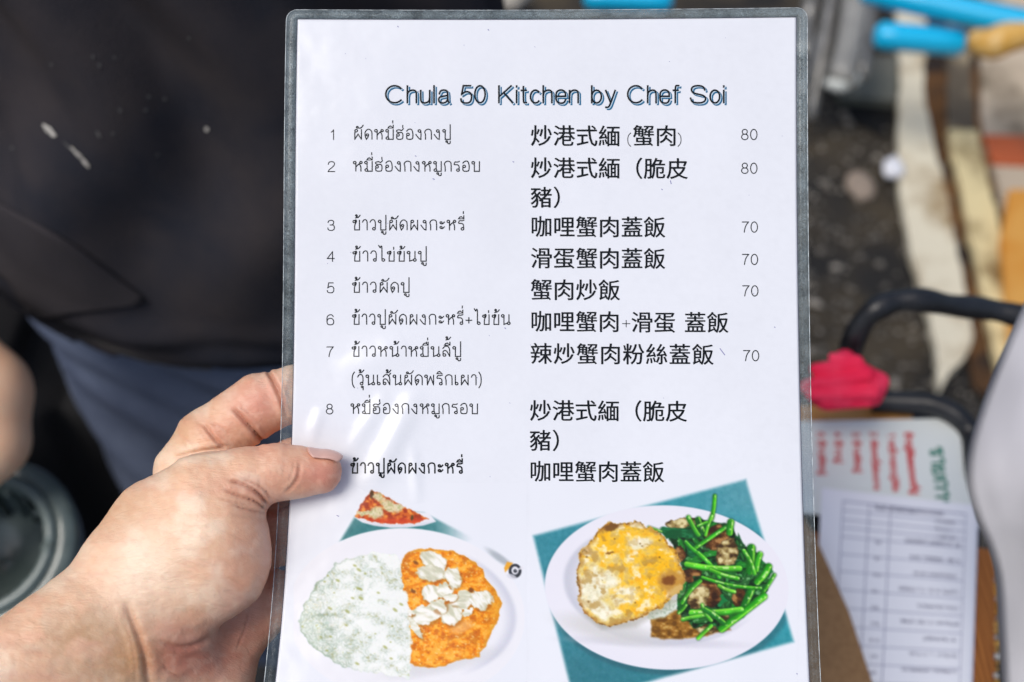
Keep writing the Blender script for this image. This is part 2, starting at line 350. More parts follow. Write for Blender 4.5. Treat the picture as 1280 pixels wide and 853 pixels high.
TH = {
 'ก': (.62, [[(.08, 0), (.08, .5), (.02, .66), (.0, .74), (.1, .95), (.32, 1.05), (.58, .95), (.62, .7), (.62, 0)]]),
 'ข': (.62, [lp(.12, .84, .11), [(.23, .84), (.2, 1.02), (.33, 1.0), (.33, .8), (.2, .6), (.17, .4), (.17, 0), (.17, 0), (.6, 0), (.6, 0), (.6, 1)]]),
 'ง': (.55, [lp(.33, .85), [(.45, .88), (.48, .6), (.46, .0), (.46, .0), (.3, .05), (.0, .5)]]),
 'ด': (.68, [lp(.25, .45, .105), [(.355, .42), (.3, .2), (.15, 0), (.15, 0), (.02, .4), (.04, .8), (.35, 1.08), (.64, .85), (.67, .6), (.67, 0)]]),
 'น': (.72, [lp(.1, .87), [(.2, .85), (.2, 0), (.2, 0), (.55, .15)], lp(.64, .12), [(.66, .22), (.66, 1)]]),
 'บ': (.68, [lp(.1, .87), [(.2, .87), (.2, 0), (.2, 0), (.66, 0), (.66, 0), (.66, 1)]]),
 'ป': (.68, [lp(.1, .87), [(.2, .87), (.2, 0), (.2, 0), (.66, 0), (.66, 0), (.66, 1.5)]]),
 'ผ': (.72, [lp(.2, .87), [(.09, .87), (.07, .5), (.07, 0), (.07, 0), (.37, .52), (.37, .52), (.68, 0), (.68, 0), (.68, 1)]]),
 'พ': (.8, [lp(.08, .87), [(.18, .87), (.2, 0), (.2, 0), (.48, .85), (.48, .85), (.76, 0), (.76, 0), (.76, 1)]]),
 'ม': (.68, [lp(.1, .87), [(.2, .87), (.2, .2)], lp(.13, .12), [(.13, .0), (.66, 0), (.66, 0), (.66, 1)]]),
 'ร': (.5, [lp(.36, .12), [(.46, .16), (.46, .55), (.3, .68), (.03, .66), (.0, .75), (.1, .98), (.28, .92), (.5, 1.0)]]),
 'ล': (.68, [lp(.17, .14), [(.06, .2), (.04, .5), (.2, .62), (.38, .55), (.5, .3), (.64, .0)], [(.64, 0), (.65, .7), (.5, 1.05), (.2, 1.03), (.03, .8)]]),
 'ส': (.7, [lp(.17, .14), [(.06, .2), (.04, .5), (.2, .62), (.38, .55), (.5, .3), (.64, .0)], [(.64, 0), (.65, .7), (.5, 1.05), (.2, 1.03), (.03, .8)], [(.52, .88), (.72, 1.18)]]),
 'ว': (.52, [lp(.36, .12), [(.47, .16), (.5, .75), (.38, 1.05), (.12, 1.03), (.0, .78)]]),
 'ห': (.76, [lp(.1, .87), [(.2, .87), (.2, 0)], [(.2, .42), (.36, .62), (.52, .78), (.66, .8)], lp(.66, .88, .11), [(.5, .74), (.66, .5), (.66, 0)]]),
 'อ': (.62, [lp(.16, .5), [(.05, .46), (.03, .1), (.15, 0), (.48, 0), (.6, .1), (.62, .6), (.5, 1.05), (.2, 1.03), (.03, .82)]]),
 'ฮ': (.66, [lp(.16, .45), [(.05, .42), (.03, .1), (.15, 0), (.48, 0), (.6, .1), (.62, .5), (.52, .72), (.3, .68), (.06, .72), (.0, .9), (.3, 1.0), (.48, .85), (.66, 1.1)]]),
 'า': (.42, [[(.0, .78), (.08, 1.0), (.28, 1.06), (.41, .9), (.42, .6), (.42, 0)]]),
 'ะ': (.45, [lp(.14, .74, .1), [(.14, .63), (.3, .62), (.46, .82)], lp(.14, .26, .1), [(.14, .15), (.3, .14), (.46, .34)]]),
 'เ': (.26, [lp(.16, .12), [(.04, .14), (.04, 1)]]),
 'ไ': (.4, [lp(.32, .12), [(.2, .14), (.2, 1.2), (.19, 1.5), (.13, 1.56), (.07, 1.42), (.03, 1.34), (-.02, 1.5), (-.1, 1.6)]]),
 '+': (.6, [[(0, .42), (.55, .42)], [(.275, .14), (.275, .7)]]), '(': (.25, [[(.22, 1.3), (.05, 1.0), (0, .5), (.05, .0), (.22, -.3)]]), ')': (.25, [[(0, 1.3), (.17, 1.0), (.22, .5), (.17, .0), (0, -.3)]]), ' ': (.3, []),
 'ย': (.66, [lp(.14, .82, .1), [(.04, .8), (.05, .6), (.25, .52), (.08, .4), (.08, 0), (.08, 0), (.64, 0), (.64, 1)]]),
}
MK = {  # marks, x measured from the right edge of the base
 'ั': (1, [lp(-.42, 1.22, .085), [(-.36, 1.15), (-.2, 1.12), (-.02, 1.2), (.12, 1.44)]]),
 'ี': (1, [[(-.5, 1.14), (-.4, 1.3), (-.25, 1.36), (-.02, 1.14), (-.02, 1.14), (-.5, 1.14)], [(-.02, 1.14), (-.02, 1.46)]]),
 'ื': (1, [[(-.5, 1.14), (-.4, 1.3), (-.25, 1.36), (-.02, 1.14), (-.02, 1.14), (-.5, 1.14)], [(-.02, 1.14), (-.02, 1.46)], [(-.16, 1.26), (-.16, 1.46)]]),
 'ิ': (1, [[(-.5, 1.14), (-.4, 1.3), (-.25, 1.36), (-.02, 1.14), (-.02, 1.14), (-.5, 1.14)]]),
 'ุ': (-1, [lp(-.1, -.22, .08), [(-.02, -.2), (-.02, -.52)]]),
 'ู': (-1, [lp(-.34, -.22, .08), [(-.26, -.22), (-.26, -.44), (-.02, -.44), (-.02, -.18)]]),
 '่': (2, [[(-.06, 0), (-.06, .22)]]),
 '้': (2, [lp(-.3, .26, .075), [(-.225, .26), (-.24, .12), (-.36, .02), (-.36, .02), (-.12, .06), (.04, .3)]]),
}
def strokes(text, table, gap):
    """returns list of polylines and the total width"""
    out = []; x = 0; base = None; lvl = False
    for ch in text:
        if table is TH and ch in MK:
            k, st = MK[ch]; dy = 0
            if k == 1: lvl = True
            if k == 2: dy = 1.66 if lvl else 1.2
            for p in st: out.append([(x - gap + a, b + dy) for a, b in p])
        else:
            w, st = table[ch]; lvl = False
            for p in st: out.append([(x + a, b) for a, b in p])
            x += w + gap
    return out, x - gap
def ribbon(poly, hw):
    p = [np.array(q, float) for q in poly]; q = [p[0]]
    for a in p[1:]:
        if np.linalg.norm(a - q[-1]) > 1e-3: q.append(a)
    p = q; n = len(p)
    if n < 2: return [], []
    closed = np.linalg.norm(p[0] - p[-1]) < .05
    L = []; Rr = []
    for i in range(n):
        a = p[i - 1] if i > 0 else (p[-2] if closed else p[0]); b = p[i + 1] if i < n - 1 else (p[1] if closed else p[-1])
        t1 = p[i] - a; t2 = b - p[i]
        t1 = t1 / np.linalg.norm(t1) if np.linalg.norm(t1) > 1e-6 else t2 / max(np.linalg.norm(t2), 1e-9)
        t2 = t2 / np.linalg.norm(t2) if np.linalg.norm(t2) > 1e-6 else t1
        m = t1 + t2; nm = np.linalg.norm(m); m = m / nm if nm > .3 else t1
        nrm = np.array([-m[1], m[0]]); c = max(.55, abs(np.dot(nrm, np.array([-t1[1], t1[0]]))))
        o = hw / c; e = 0
        if not closed and i == 0: e = -hw * .6
        if not closed and i == n - 1: e = hw * .6
        L.append(p[i] + nrm * o + m * e); Rr.append(p[i] - nrm * o + m * e)
    V = L + Rr; F = [(i, i + 1, n + i + 1, n + i) for i in range(n - 1)]
    return V, F
ACC = {}
def write_px(acc, polys, hw):
    for pl in polys:
        cl = math.hypot(pl[0][0] - pl[-1][0], pl[0][1] - pl[-1][1]) < .05
        V, F = ribbon(pl if cl or len(pl) > 16 else chaikin(pl, 2), hw)
        b = len(acc[0]); acc[0].extend(V); acc[1].extend([tuple(b + i for i in f) for f in F]); acc[2].append((b, len(V)))
def shear(xbase, x): return (x - 660) * .0022      # lines fall slightly to the right
def line_strokes(acc, text, table, x0, x1, yb, h, hw, gap, dx=0, dy=0, tilt=0):
    st, w = strokes(text, table, gap); sx = (x1 - x0) / w
    write_px(acc, [[(x0 + a * sx + dx, yb - b * h + dy + tilt * (a * sx)) for a, b in p] for p in st], hw)
def print_obj(name, acc, m, off, parent=None, label=None):
    q = np.array(acc[0]); offs = np.full(len(q), off)
    for k, (b, n) in enumerate(acc[2]): offs[b:b + n] += (k % 5) * 6e-6
    V = S(q[:, 0], q[:, 1], offs)
    o = mesh(name, V, acc[1], m, parent or paper)
    if label: o['label'] = label
    return o
new = lambda: ([], [], [])

# title: black letters with a blue drop shadow
words = [('Chula', 482, 561.5), ('50', 576, 607), ('Kitchen', 624, 723), ('by', 740, 769), ('Chef', 784.5, 848.5), ('Soi', 863, 905.5)]
for (dx, dy, m, off, nm, hw) in ((2.0, 1.9, M_blue, .00007, 'title_shadow', 1.35), (.9, .9, M_pale, .00012, 'title_highlight', .75), (-.3, -.3, M_ink, .00017, 'printed_title', 1.12)):
    a = new()
    for w, x0, x1 in words: line_strokes(a, w, LAT, x0, x1, 129.0, 21.3, hw, .22 if w != '50' else .16, dx, dy)
    print_obj(nm, a, m, off)
ink = .68
TB = 12.3
thai = [('1', 'ผัดหมี่ฮ่องกงปู', 442.5, 563, 174.3), ('2', 'หมี่ฮ่องกงหมูกรอบ', 442, 599.5, 214.2), ('3', 'ข้าวปูผัดผงกะหรี่', 441, 580, 287.6), ('4', 'ข้าวไข่ข้นปู', 441, 533, 326.6),
        ('5', 'ข้าวผัดปู', 440.5, 511.5, 365.6), ('6', 'ข้าวปูผัดผงกะหรี่+ไข่ข้น', 440.5, 637, 405.6), ('7', 'ข้าวหน้าหมื่นลี้ปู', 440, 576, 445.6), ('', '(วุ้นเส้นผัดพริกเผา)', 440, 602, 481.2),
        ('8', 'หมี่ฮ่องกงหมูกรอบ', 439, 597, 517.2), ('', 'ข้าวปูผัดผงกะหรี่', 438.5, 578, 591.5)]
for num, tx, x0, x1, yb in thai:
    a = new(); line_strokes(a, tx, TH, x0, x1, yb, TB, ink if yb < 580 else .95, .26, tilt=.001)
    print_obj('printed_thai_line', a, M_ink, .00007)
    if num:
        a = new(); nx = 410 - (yb - 170) * .0075
        line_strokes(a, num, LAT, nx + (3.2 if num == '1' else .3), nx + (7.2 if num == '1' else 8.8), yb + .5, 12.3, .6, .2)
        print_obj('printed_number', a, M_ink, .00007)
for pr, x0, yb in (('80', 926.8, 174.8), ('80', 926.8, 217.0), ('70', 927.4, 290.5), ('70', 927.6, 331.0), ('70', 928, 370.3), ('70', 929, 451.3)):
    a = new(); line_strokes(a, pr, LAT, x0, x0 + 19.6, yb, 12.9, .62, .2); print_obj('printed_price', a, M_ink, .00007)

# Chinese: outline glyphs of the built-in font, stems widened sideways
GLY = {}
def glyph(ch):
    if ch not in GLY:
        c = bpy.data.curves.new('glyph', 'FONT'); c.body = ch; c.size = 1; c.resolution_u = 3
        o = bpy.data.objects.new('glyph', c); COL.objects.link(o)
        dg = bpy.context.evaluated_depsgraph_get(); me = bpy.data.meshes.new_from_object(o.evaluated_get(dg))
        V = np.array([v.co[:2] for v in me.vertices]) if len(me.vertices) else np.zeros((0, 2)); F = [tuple(p.vertices) for p in me.polygons]
        bpy.data.objects.remove(o); bpy.data.curves.remove(c); bpy.data.meshes.remove(me); GLY[ch] = (V, F)
    return GLY[ch]
def cjk(text, x0, ytop, ybot, pitch=28.25, sc=None, acc=None, tilt=.006):
    """text cells start at x0; 炒 sized ink spans ytop..ybot"""
    sc = sc or 28.0; own = acc is None; V = []; F = []; off = []
    x = x0
    for ch in text:
        if ch != ' ':
            gv, gf = glyph(ch)
            for k, (ddx, ddy) in enumerate(((-.38, -.1), (.38, .1), (0, .28))):
                b = len(V); cy = (ytop + ybot) / 2
                for a, c in gv: V.append((x + a * sc + ddx, cy - (c - .37) * sc + ddy + tilt * (x - x0)))
                F += [tuple(b + i for i in f) for f in gf]; off += [.00007 + k * 1e-5] * len(gv)
            x += pitch
        else: x += pitch * .35
    q = np.array(V); mesh('printed_chinese_line', S(q[:, 0], q[:, 1], np.array(off)), F, M_ink, paper)
rows = [('炒港式緬', 662.8, 157, 182.6), ('蟹肉', 790.5, 157, 182.6), ('炒港式緬（脆皮', 662.8, 197.2, 223), ('豬）', 662.8, 234.8, 259.2), ('咖哩蟹肉蓋飯', 662.8, 270.8, 296.2), ('滑蛋蟹肉蓋飯', 662.8, 309.8, 335.8),
        ('蟹肉炒飯', 662.8, 349.4, 375.4), ('咖哩蟹肉', 662.6, 389, 415), ('滑蛋 蓋飯', 788.5, 390, 416), ('辣炒蟹肉粉絲蓋飯', 662.4, 429.5, 455), ('炒港式緬（脆皮', 661.8, 500.7, 526.2), ('豬）', 661.6, 538.2, 563.6), ('咖哩蟹肉蓋飯', 661.5, 576.5, 602.5)]
for tx, x0, a, b in rows: cjk(tx, x0, a, b, 28.3 if len(tx) != 8 else 28.9)
a = new(); line_strokes(a, '(', LAT, 784.5, 788.5, 180, 13, .5, .2); line_strokes(a, ')', LAT, 847.5, 851.5, 180, 13, .5, .2); print_obj('printed_bracket', a, M_ink, .00007)
a = new(); line_strokes(a, '+', LAT, 778, 787.5, 410.5, 15, .5, .2); print_obj('printed_plus', a, M_ink, .00007)
# specks and pen marks on the sheet
a = new()
for (x, y, x2, y2) in ((900, 436, 906, 444), (838, 226, 839, 230), (827, 236.5, 828, 237.5), (541, 223.4, 543, 224.4), (641, 202, 642.3, 203), (421, 644.5, 423.5, 645.6), (631, 410, 632, 411), (497, 13 + 20, 498, 34), (610, 37, 611, 38), (519, 195, 520, 195.6), (968, 409, 969, 409.6), (996, 842, 996.5, 843)):
    write_px(a, [[(x, y), (x2, y2)]], .5)
for i in range(26):
    x, y = random.uniform(380, 985), random.uniform(35, 600); write_px(a, [[(x, y), (x + random.uniform(.3, 1), y + random.uniform(.2, .8))]], random.uniform(.2, .34))
tag(print_obj('ink_speck', a, M_speck, .00008), kind='stuff')

# ---- the printed food photographs (flat print: colour only, painted into the ink attribute) ----
def blend(img, col, a): img[...] = img * (1 - a[..., None]) + np.asarray(col, float) * a[..., None]
def inpoly(X, Y, pts, soft):
    """soft-edged polygon mask (signed distance)"""
    d = np.full(X.shape, 1e9); ins = np.zeros(X.shape, bool); n = len(pts)
    for i in range(n):
        (x1, y1), (x2, y2) = pts[i], pts[(i + 1) % n]; vx, vy = x2 - x1, y2 - y1
        t = np.clip(((X - x1) * vx + (Y - y1) * vy) / (vx * vx + vy * vy + 1e-9), 0, 1)
        d = np.minimum(d, (X - x1 - t * vx) ** 2 + (Y - y1 - t * vy) ** 2)
        c = ((y1 > Y) != (y2 > Y)) & (X < (x2 - x1) * (Y - y1) / ((y2 - y1) + 1e-12) + x1); ins ^= c
    d = np.sqrt(d); d = np.where(ins, -d, d)
    return smoothstep(soft, -soft, d), d
def wob(X, Y, amp, sc, seed): return X + amp * (fbm(X / sc, Y / sc, 3, seed) - .5) * 2, Y + amp * (fbm(X / sc + 40, Y / sc + 9, 3, seed + 5) - .5) * 2
def elm(X, Y, cx, cy, rx, ry, ang=0, soft=.08):
    c, s_ = math.cos(R(ang)), math.sin(R(ang)); dx, dy = X - cx, Y - cy
    r = np.sqrt(((dx * c + dy * s_) / rx) ** 2 + ((-dx * s_ + dy * c) / ry) ** 2); return smoothstep(1 + soft, 1 - soft, r), r
def stem(img, X, Y, p, q, w, c1, c2=None, soft=2.5):
    bend = ((p[0] * 7 + q[1] * 3) % 17 - 8) * .9; LL = math.hypot(q[0] - p[0], q[1] - p[1]); t0 = ((X - p[0]) * (q[0] - p[0]) + (Y - p[1]) * (q[1] - p[1])) / LL ** 2; ar = np.sin(np.clip(t0, 0, 1) * math.pi) * bend * LL / 130; X = X + ar * (q[1] - p[1]) / LL; Y = Y - ar * (q[0] - p[0]) / LL
    vx, vy = q[0] - p[0], q[1] - p[1]; L = math.hypot(vx, vy); t = np.clip(((X - p[0]) * vx + (Y - p[1]) * vy) / (L * L), 0, 1)
    d = np.hypot(X - p[0] - t * vx, Y - p[1] - t * vy); sd_ = ((X - p[0]) * vy - (Y - p[1]) * vx) / L / (w / 2)
    a = smoothstep(w / 2 + soft, w / 2 - soft, d)
    blend(img, (10, 50, 16), smoothstep(w / 2 + 8, w / 2, d) * .35)
    c1 = np.array(c1, float) * (.8 + .4 * vnoise(X / 30 + p[0], Y / 30, 5)[..., None]); blend(img, c1, a); blend(img, c2 or (150, 235, 70), a * smoothstep(.1, .55, sd_) * smoothstep(1, .6, sd_) * .8); blend(img, (16, 92, 20), a * smoothstep(-.1, -.95, sd_) * .75); blend(img, (225, 250, 190), a * smoothstep(.62, .74, vnoise(X / 9 + p[1], Y / 9, 8)) * smoothstep(.7, .1, np.abs(sd_ - .3)) * .7)
PW = np.array([232., 237., 250.])
def photo_obj(x0, x1, y0, y1, ox, oy, sc, fn, name, label):
    st = .8; nx, ny = int((x1 - x0) / st) + 1, int((y1 - y0) / st) + 1
    PX, PY = np.meshgrid(np.linspace(x0, x1, nx), np.linspace(y0, y1, ny))
    img = np.ones((ny, nx, 3)) * PW; fn(img, (PX - ox) * sc, (PY - oy) * sc)
    for _ in range(1):
        p = np.pad(img, ((1, 1), (0, 0), (0, 0)), 'edge'); img = .25 * p[:-2] + .5 * p[1:-1] + .25 * p[2:]
        p = np.pad(img, ((0, 0), (1, 1), (0, 0)), 'edge'); img = .25 * p[:, :-2] + .5 * p[:, 1:-1] + .25 * p[:, 2:]
    # keep the outermost ring bare paper
    e = np.minimum.reduce([PX - x0, x1 - PX, PY - y0, y1 - PY]); k = smoothstep(0, 2.5, e)[..., None] if name != 'x' else 1
    k = np.where((PY > y1 - 5)[..., None], 1, k); img = PW + (img - PW) * k
    c = lin(np.clip(img, 0, 255)) / lin(PW) * PAPER
    o = fast_grid(name, S(PX, PY, .00005).reshape(-1, 3), nx, ny, M_page, paper, True, c.reshape(-1, 3)); o['label'] = label
def food_right(img, X, Y):
    g, d = inpoly(X, Y, [(22, 260), (882, 32), (935, 210), (1076, 688), (560, 830), (190, 940)], 11)
    n = fbm(X / 14, Y / 14, 3, 31)
    teal = np.stack([40 + 26 * n + 30 * smoothstep(500, 900, X) * smoothstep(300, 100, Y), 128 + 20 * n + 16 * smoothstep(200, 900, X), 146 + 22 * n + 14 * smoothstep(200, 900, X)], -1)
    teal = teal * (1 - .12 * smoothstep(600, 800, Y)[..., None]); img[...] = img * (1 - g[..., None]) + teal * g[..., None]
    sh, r = elm(X, Y, 570, 482, 506, 342, 2, .03); blend(img, (40, 80, 95), sh * g * .45)
    pl, r = elm(X, Y, 562, 469, 494, 333, 2, .006); pc = np.stack([236 - 5 * r, 237 - 5 * r, 249 - 2 * r], -1); img[...] = img * (1 - pl[..., None]) + pc * pl[..., None]
    w, rr = elm(X, Y, 555, 450, 410, 252, 3, .03)
    blend(img, (190, 194, 212), w * smoothstep(.72, 1.0, rr) * (smoothstep(420, 180, X) * .8 + smoothstep(560, 690, Y) * .65).clip(0, .85)); blend(img, (246, 247, 252), w * smoothstep(.95, .7, rr) * .5)
    b, _ = elm(X, Y, 520, 690, 330, 20, 2, .5); blend(img, (196, 198, 214), b * .5)
    b, _ = elm(X, Y, 330, 640, 190, 45, 12, .6); blend(img, (205, 206, 208), b * .7)
    # rice under the egg, brown sauce
    m, _ = inpoly(*wob(X, Y, 9, 18, 41), [(480, 560), (560, 520), (605, 520), (590, 585), (530, 612), (490, 600)], 4); blend(img, (212, 222, 212), m)
    rn = fbm(X / 7, Y / 7, 2, 44); blend(img, (160, 180, 160), m * smoothstep(.55, .7, rn) * .7)
    m, _ = inpoly(*wob(X, Y, 4, 25, 42), [(500, 600), (560, 588), (600, 560), (690, 560), (800, 600), (820, 640), (700, 668), (600, 678), (540, 677), (500, 668)], 7)
    n = fbm(X / 22, Y / 14, 4, 43); blend(img, (128, 84, 16), m); blend(img, (172, 122, 48), m * smoothstep(.4, .7, n)); blend(img, (92, 55, 8), m * smoothstep(.5, .3, n) * .6); blend(img, (210, 180, 110), m * smoothstep(.66, .74, n) * .6)
    # dark leaf mass
    m, _ = inpoly(*wob(X, Y, 14, 40, 51), [(540, 235), (640, 205), (700, 190), (830, 210), (860, 290), (930, 330), (985, 400), (960, 500), (860, 600), (760, 650), (690, 640), (600, 560), (600, 470), (640, 400), (590, 300)], 5)
    m_all = m; n = fbm(X / 26, Y / 20, 4, 52); blend(img, (14, 58, 24), m); blend(img, (4, 28, 10), m * smoothstep(.5, .32, n)); blend(img, (24, 112, 50), m * smoothstep(.5, .66, n)); blend(img, (60, 150, 70), m * smoothstep(.66, .74, n) * .7)
    for (pp, c) in (([(535, 225), (600, 222), (690, 240), (700, 270), (640, 270), (560, 272)], (8, 84, 44)), ([(635, 270), (690, 300), (720, 350), (680, 360), (645, 330)], (10, 92, 46)), ([(850, 250), (880, 300), (920, 440), (870, 440), (840, 360)], (12, 66, 30)), ([(600, 520), (660, 450), (700, 430), (640, 540), (610, 570)], (20, 96, 30)), ([(765, 490), (830, 520), (830, 555), (770, 550)], (16, 120, 60))):
        m, _ = inpoly(*wob(X, Y, 6, 25, 55), pp, 4); blend(img, c, m); blend(img, (40, 140, 84), m * smoothstep(.55, .7, fbm(X / 30, Y / 9, 3, 57)) * .6)
    for k in range(46):
        a_, b_, c_, e_ = RNG.random(4); cx, cy = 620 + 330 * a_, 230 + 380 * b_; an = 360 * c_
        a, q = elm(*wob(X, Y, 7, 20, 400 + k % 5), cx, cy, 34 + 26 * e_, 10 + 9 * e_, an, .1); ca, sa = math.cos(R(an)), math.sin(R(an)); v = np.abs(-(X - cx) * sa + (Y - cy) * ca)
        blend(img, (3, 24, 8), elm(X - 3, Y - 5, cx, cy, 36 + 26 * e_, 12 + 9 * e_, an, .2)[0] * m_all * .6); blend(img, (10 + 30 * e_, 70 + 60 * c_, 24 + 22 * e_), a * m_all); blend(img, (70, 160, 80), a * m_all * smoothstep(3, 0, v) * .6); blend(img, (150, 210, 150), a * m_all * smoothstep(.66, .8, fbm(X / 16, Y / 16, 2, 410)) * .6)
    # mushrooms
    for k, (cx, cy, rx, ry, an) in enumerate(((765, 265, 52, 52, 20), (625, 208, 62, 20, -6), (805, 330, 42, 66, 20), (735, 485, 46, 62, -20), (690, 510, 50, 40, -50), (665, 405, 38, 18, 5), (855, 510, 30, 42, 5), (650, 430, 26, 18, 30), (612, 330, 24, 30, 0), (795, 590, 26, 14, 0), (725, 636, 44, 18, 0))):
        a, r = elm(*wob(X, Y, 12, 24, 60 + k), cx, cy, rx, ry, an, .07); n = fbm(X / 26, Y / 20, 4, 63 + k)
        base = (92, 54, 22) if k in (0, 3, 5, 6, 7, 8) else (158, 136, 84); blend(img, base, a); blend(img, (42, 22, 8), a * smoothstep(.5, .3, n) * .8); blend(img, (170, 124, 72) if k in (0, 3, 5, 6, 7, 8) else (222, 210, 160), a * smoothstep(.5, .68, n)); blend(img, (50, 28, 10), a * smoothstep(.82, 1, r) * .6)
    for (p, q, w, c) in (((757, 98), (745, 190), 15, (58, 176, 24)), ((745, 180), (720, 255), 14, (84, 200, 40)), ((650, 185), (690, 255), 18, (60, 180, 44)), ((690, 195), (705, 235), 26, (20, 90, 30)), ((800, 225), (672, 312), 16, (52, 184, 36)), ((690, 220), (725, 205), 12, (70, 190, 40)), ((640, 285), (690, 330), 15, (46, 170, 40)), ((690, 330), (775, 425), 17, (58, 190, 40)), ((822, 205), (818, 245), 28, (40, 150, 30)),
                       ((905, 310), (900, 400), 34, (22, 124, 26)), ((940, 335), (925, 395), 24, (56, 170, 34)), ((875, 320), (918, 412), 16, (70, 190, 46)), ((975, 385), (930, 445), 28, (44, 168, 24)), ((998, 418), (952, 490), 15, (40, 160, 28)), ((905, 480), (870, 560), 30, (20, 120, 30)),
                       ((645, 375), (856, 392), 24, (86, 206, 44)), ((742, 398), (850, 432), 16, (70, 196, 36)), ((708, 428), (942, 472), 13, (46, 166, 30)), ((955, 505), (786, 636), 30, (44, 172, 24)), ((775, 462), (836, 486), 15, (110, 210, 60)), ((698, 442), (625, 530), 16, (44, 150, 30)), ((665, 572), (862, 560), 27, (76, 196, 44)), ((628, 598), (722, 582), 16, (96, 206, 60)), ((706, 540), (742, 602), 14, (90, 210, 50)), ((742, 624), (690, 674), 15, (84, 196, 40)), ((640, 540), (612, 570), 14, (50, 150, 30)), ((490, 225), (540, 242), 10, (60, 150, 30)), ((720, 560), (790, 610), 22, (30, 130, 44))):
        stem(img, X, Y, p, q, w, c)
    # fried egg
    ang = np.arctan2(Y - 415, X - 420)
    xx, yy = wob(X, Y, 13, 30, 71); xx, yy = wob(xx, yy, 5, 9, 78)
    m, d = inpoly(xx, yy, [(318, 215), (360, 208), (430, 202), (500, 222), (560, 270), (600, 320), (618, 375), (638, 430), (632, 480), (580, 500), (550, 545), (490, 578), (430, 605), (340, 625), (280, 615), (225, 570), (200, 520), (205, 460), (196, 400), (215, 370), (205, 330), (245, 300), (262, 262)], 3)
    sh, _ = inpoly(X - 8, Y - 12, [(318, 215), (500, 222), (600, 320), (632, 480), (550, 545), (430, 615), (290, 625), (225, 570), (200, 400)], 16); blend(img, (120, 116, 96), sh * (1 - m) * .35)
    n1 = fbm(X / 60, Y / 60, 3, 81); n2 = fbm(X / 20, Y / 18, 4, 83); n3 = fbm(X / 8, Y / 7, 3, 85)
    blend(img, (232, 214, 140), m)
    yel = smoothstep(.36, .66, n1 * .6 + n2 * .4 + .16 * smoothstep(330, 180, np.hypot(X - 490, Y - 350)) - .14 * smoothstep(200, 60, np.hypot(X - 270, Y - 480)))
    blend(img, (246, 196, 42), m * yel * .95); blend(img, (250, 216, 120), m * smoothstep(.4, .8, n3) * .5); blend(img, (240, 158, 14), m * yel * smoothstep(.45, .75, n2) * .6)
    for (cx, cy, rx, ry, an) in ((555, 370, 62, 46, 50), (480, 460, 90, 30, -60), (350, 290, 90, 32, -10), (300, 260, 40, 18, -20)):
        a, _ = elm(*wob(X, Y, 14, 26, 87), cx, cy, rx, ry, an, .35); blend(img, (252, 190, 14), a * m * .75)
    for (cx, cy, rx, ry, an) in ((255, 480, 52, 92, 8), (320, 450, 40, 50, 20), (300, 560, 50, 30, 30), (245, 315, 24, 26, 0), (440, 215, 40, 12, 8), (400, 500, 60, 34, -20), (450, 290, 56, 26, -15)):
        a, _ = elm(*wob(X, Y, 14, 28, 90), cx, cy, rx, ry, an, .3); blend(img, (244, 244, 228), a * m * .85); blend(img, (206, 200, 166), a * m * smoothstep(.45, .8, n3) * .5)
    nl = fbm(X / 34 + 11, Y / 30 + 2, 4, 97); blend(img, (255, 252, 236), m * smoothstep(.58, .72, nl) * .75); blend(img, (176, 134, 58), m * smoothstep(.42, .3, nl) * .65); blend(img, (255, 206, 60), m * yel * smoothstep(.5, .6, fbm(X / 24, Y / 22, 3, 99)) * .5); blend(img, (196, 160, 92), m * smoothstep(.5, .25, n2) * .5); blend(img, (150, 96, 30), m * smoothstep(-15, -2, d) * smoothstep(.42, .6, n2) * .9); blend(img, (176, 120, 44), m * smoothstep(-24, -4, d) * .45); blend(img, (70, 40, 12), m * smoothstep(-8, 0, d) * smoothstep(.5, .62, n3) * .8)
    for (cx, cy, rx, ry, an, c) in ((585, 445, 58, 46, 20, (190, 140, 60)), (572, 440, 26, 22, 0, (120, 66, 20)), (340, 222, 30, 14, -10, (110, 70, 26)), (235, 585, 40, 12, 40, (160, 100, 40)), (330, 328, 18, 5, -10, (140, 90, 20)), (600, 480, 30, 16, -30, (214, 180, 110))):
        a, _ = elm(*wob(X, Y, 8, 14, 95), cx, cy, rx, ry, an, .3); blend(img, c, a * m * .9)
    rr = RNG.random((60, 3))
    for a_, b_, c_ in rr[:12]:
        a, _ = elm(X, Y, 230 + 380 * a_, 230 + 370 * b_, 2 + 3 * c_, 2 + 2 * c_, 0, .4); blend(img, (110, 70, 20), a * m * .7)
    img[...] += (RNG.random(img.shape) - .5) * 7 * smoothstep(0, 30, np.abs(img - PW).sum(-1))[..., None]
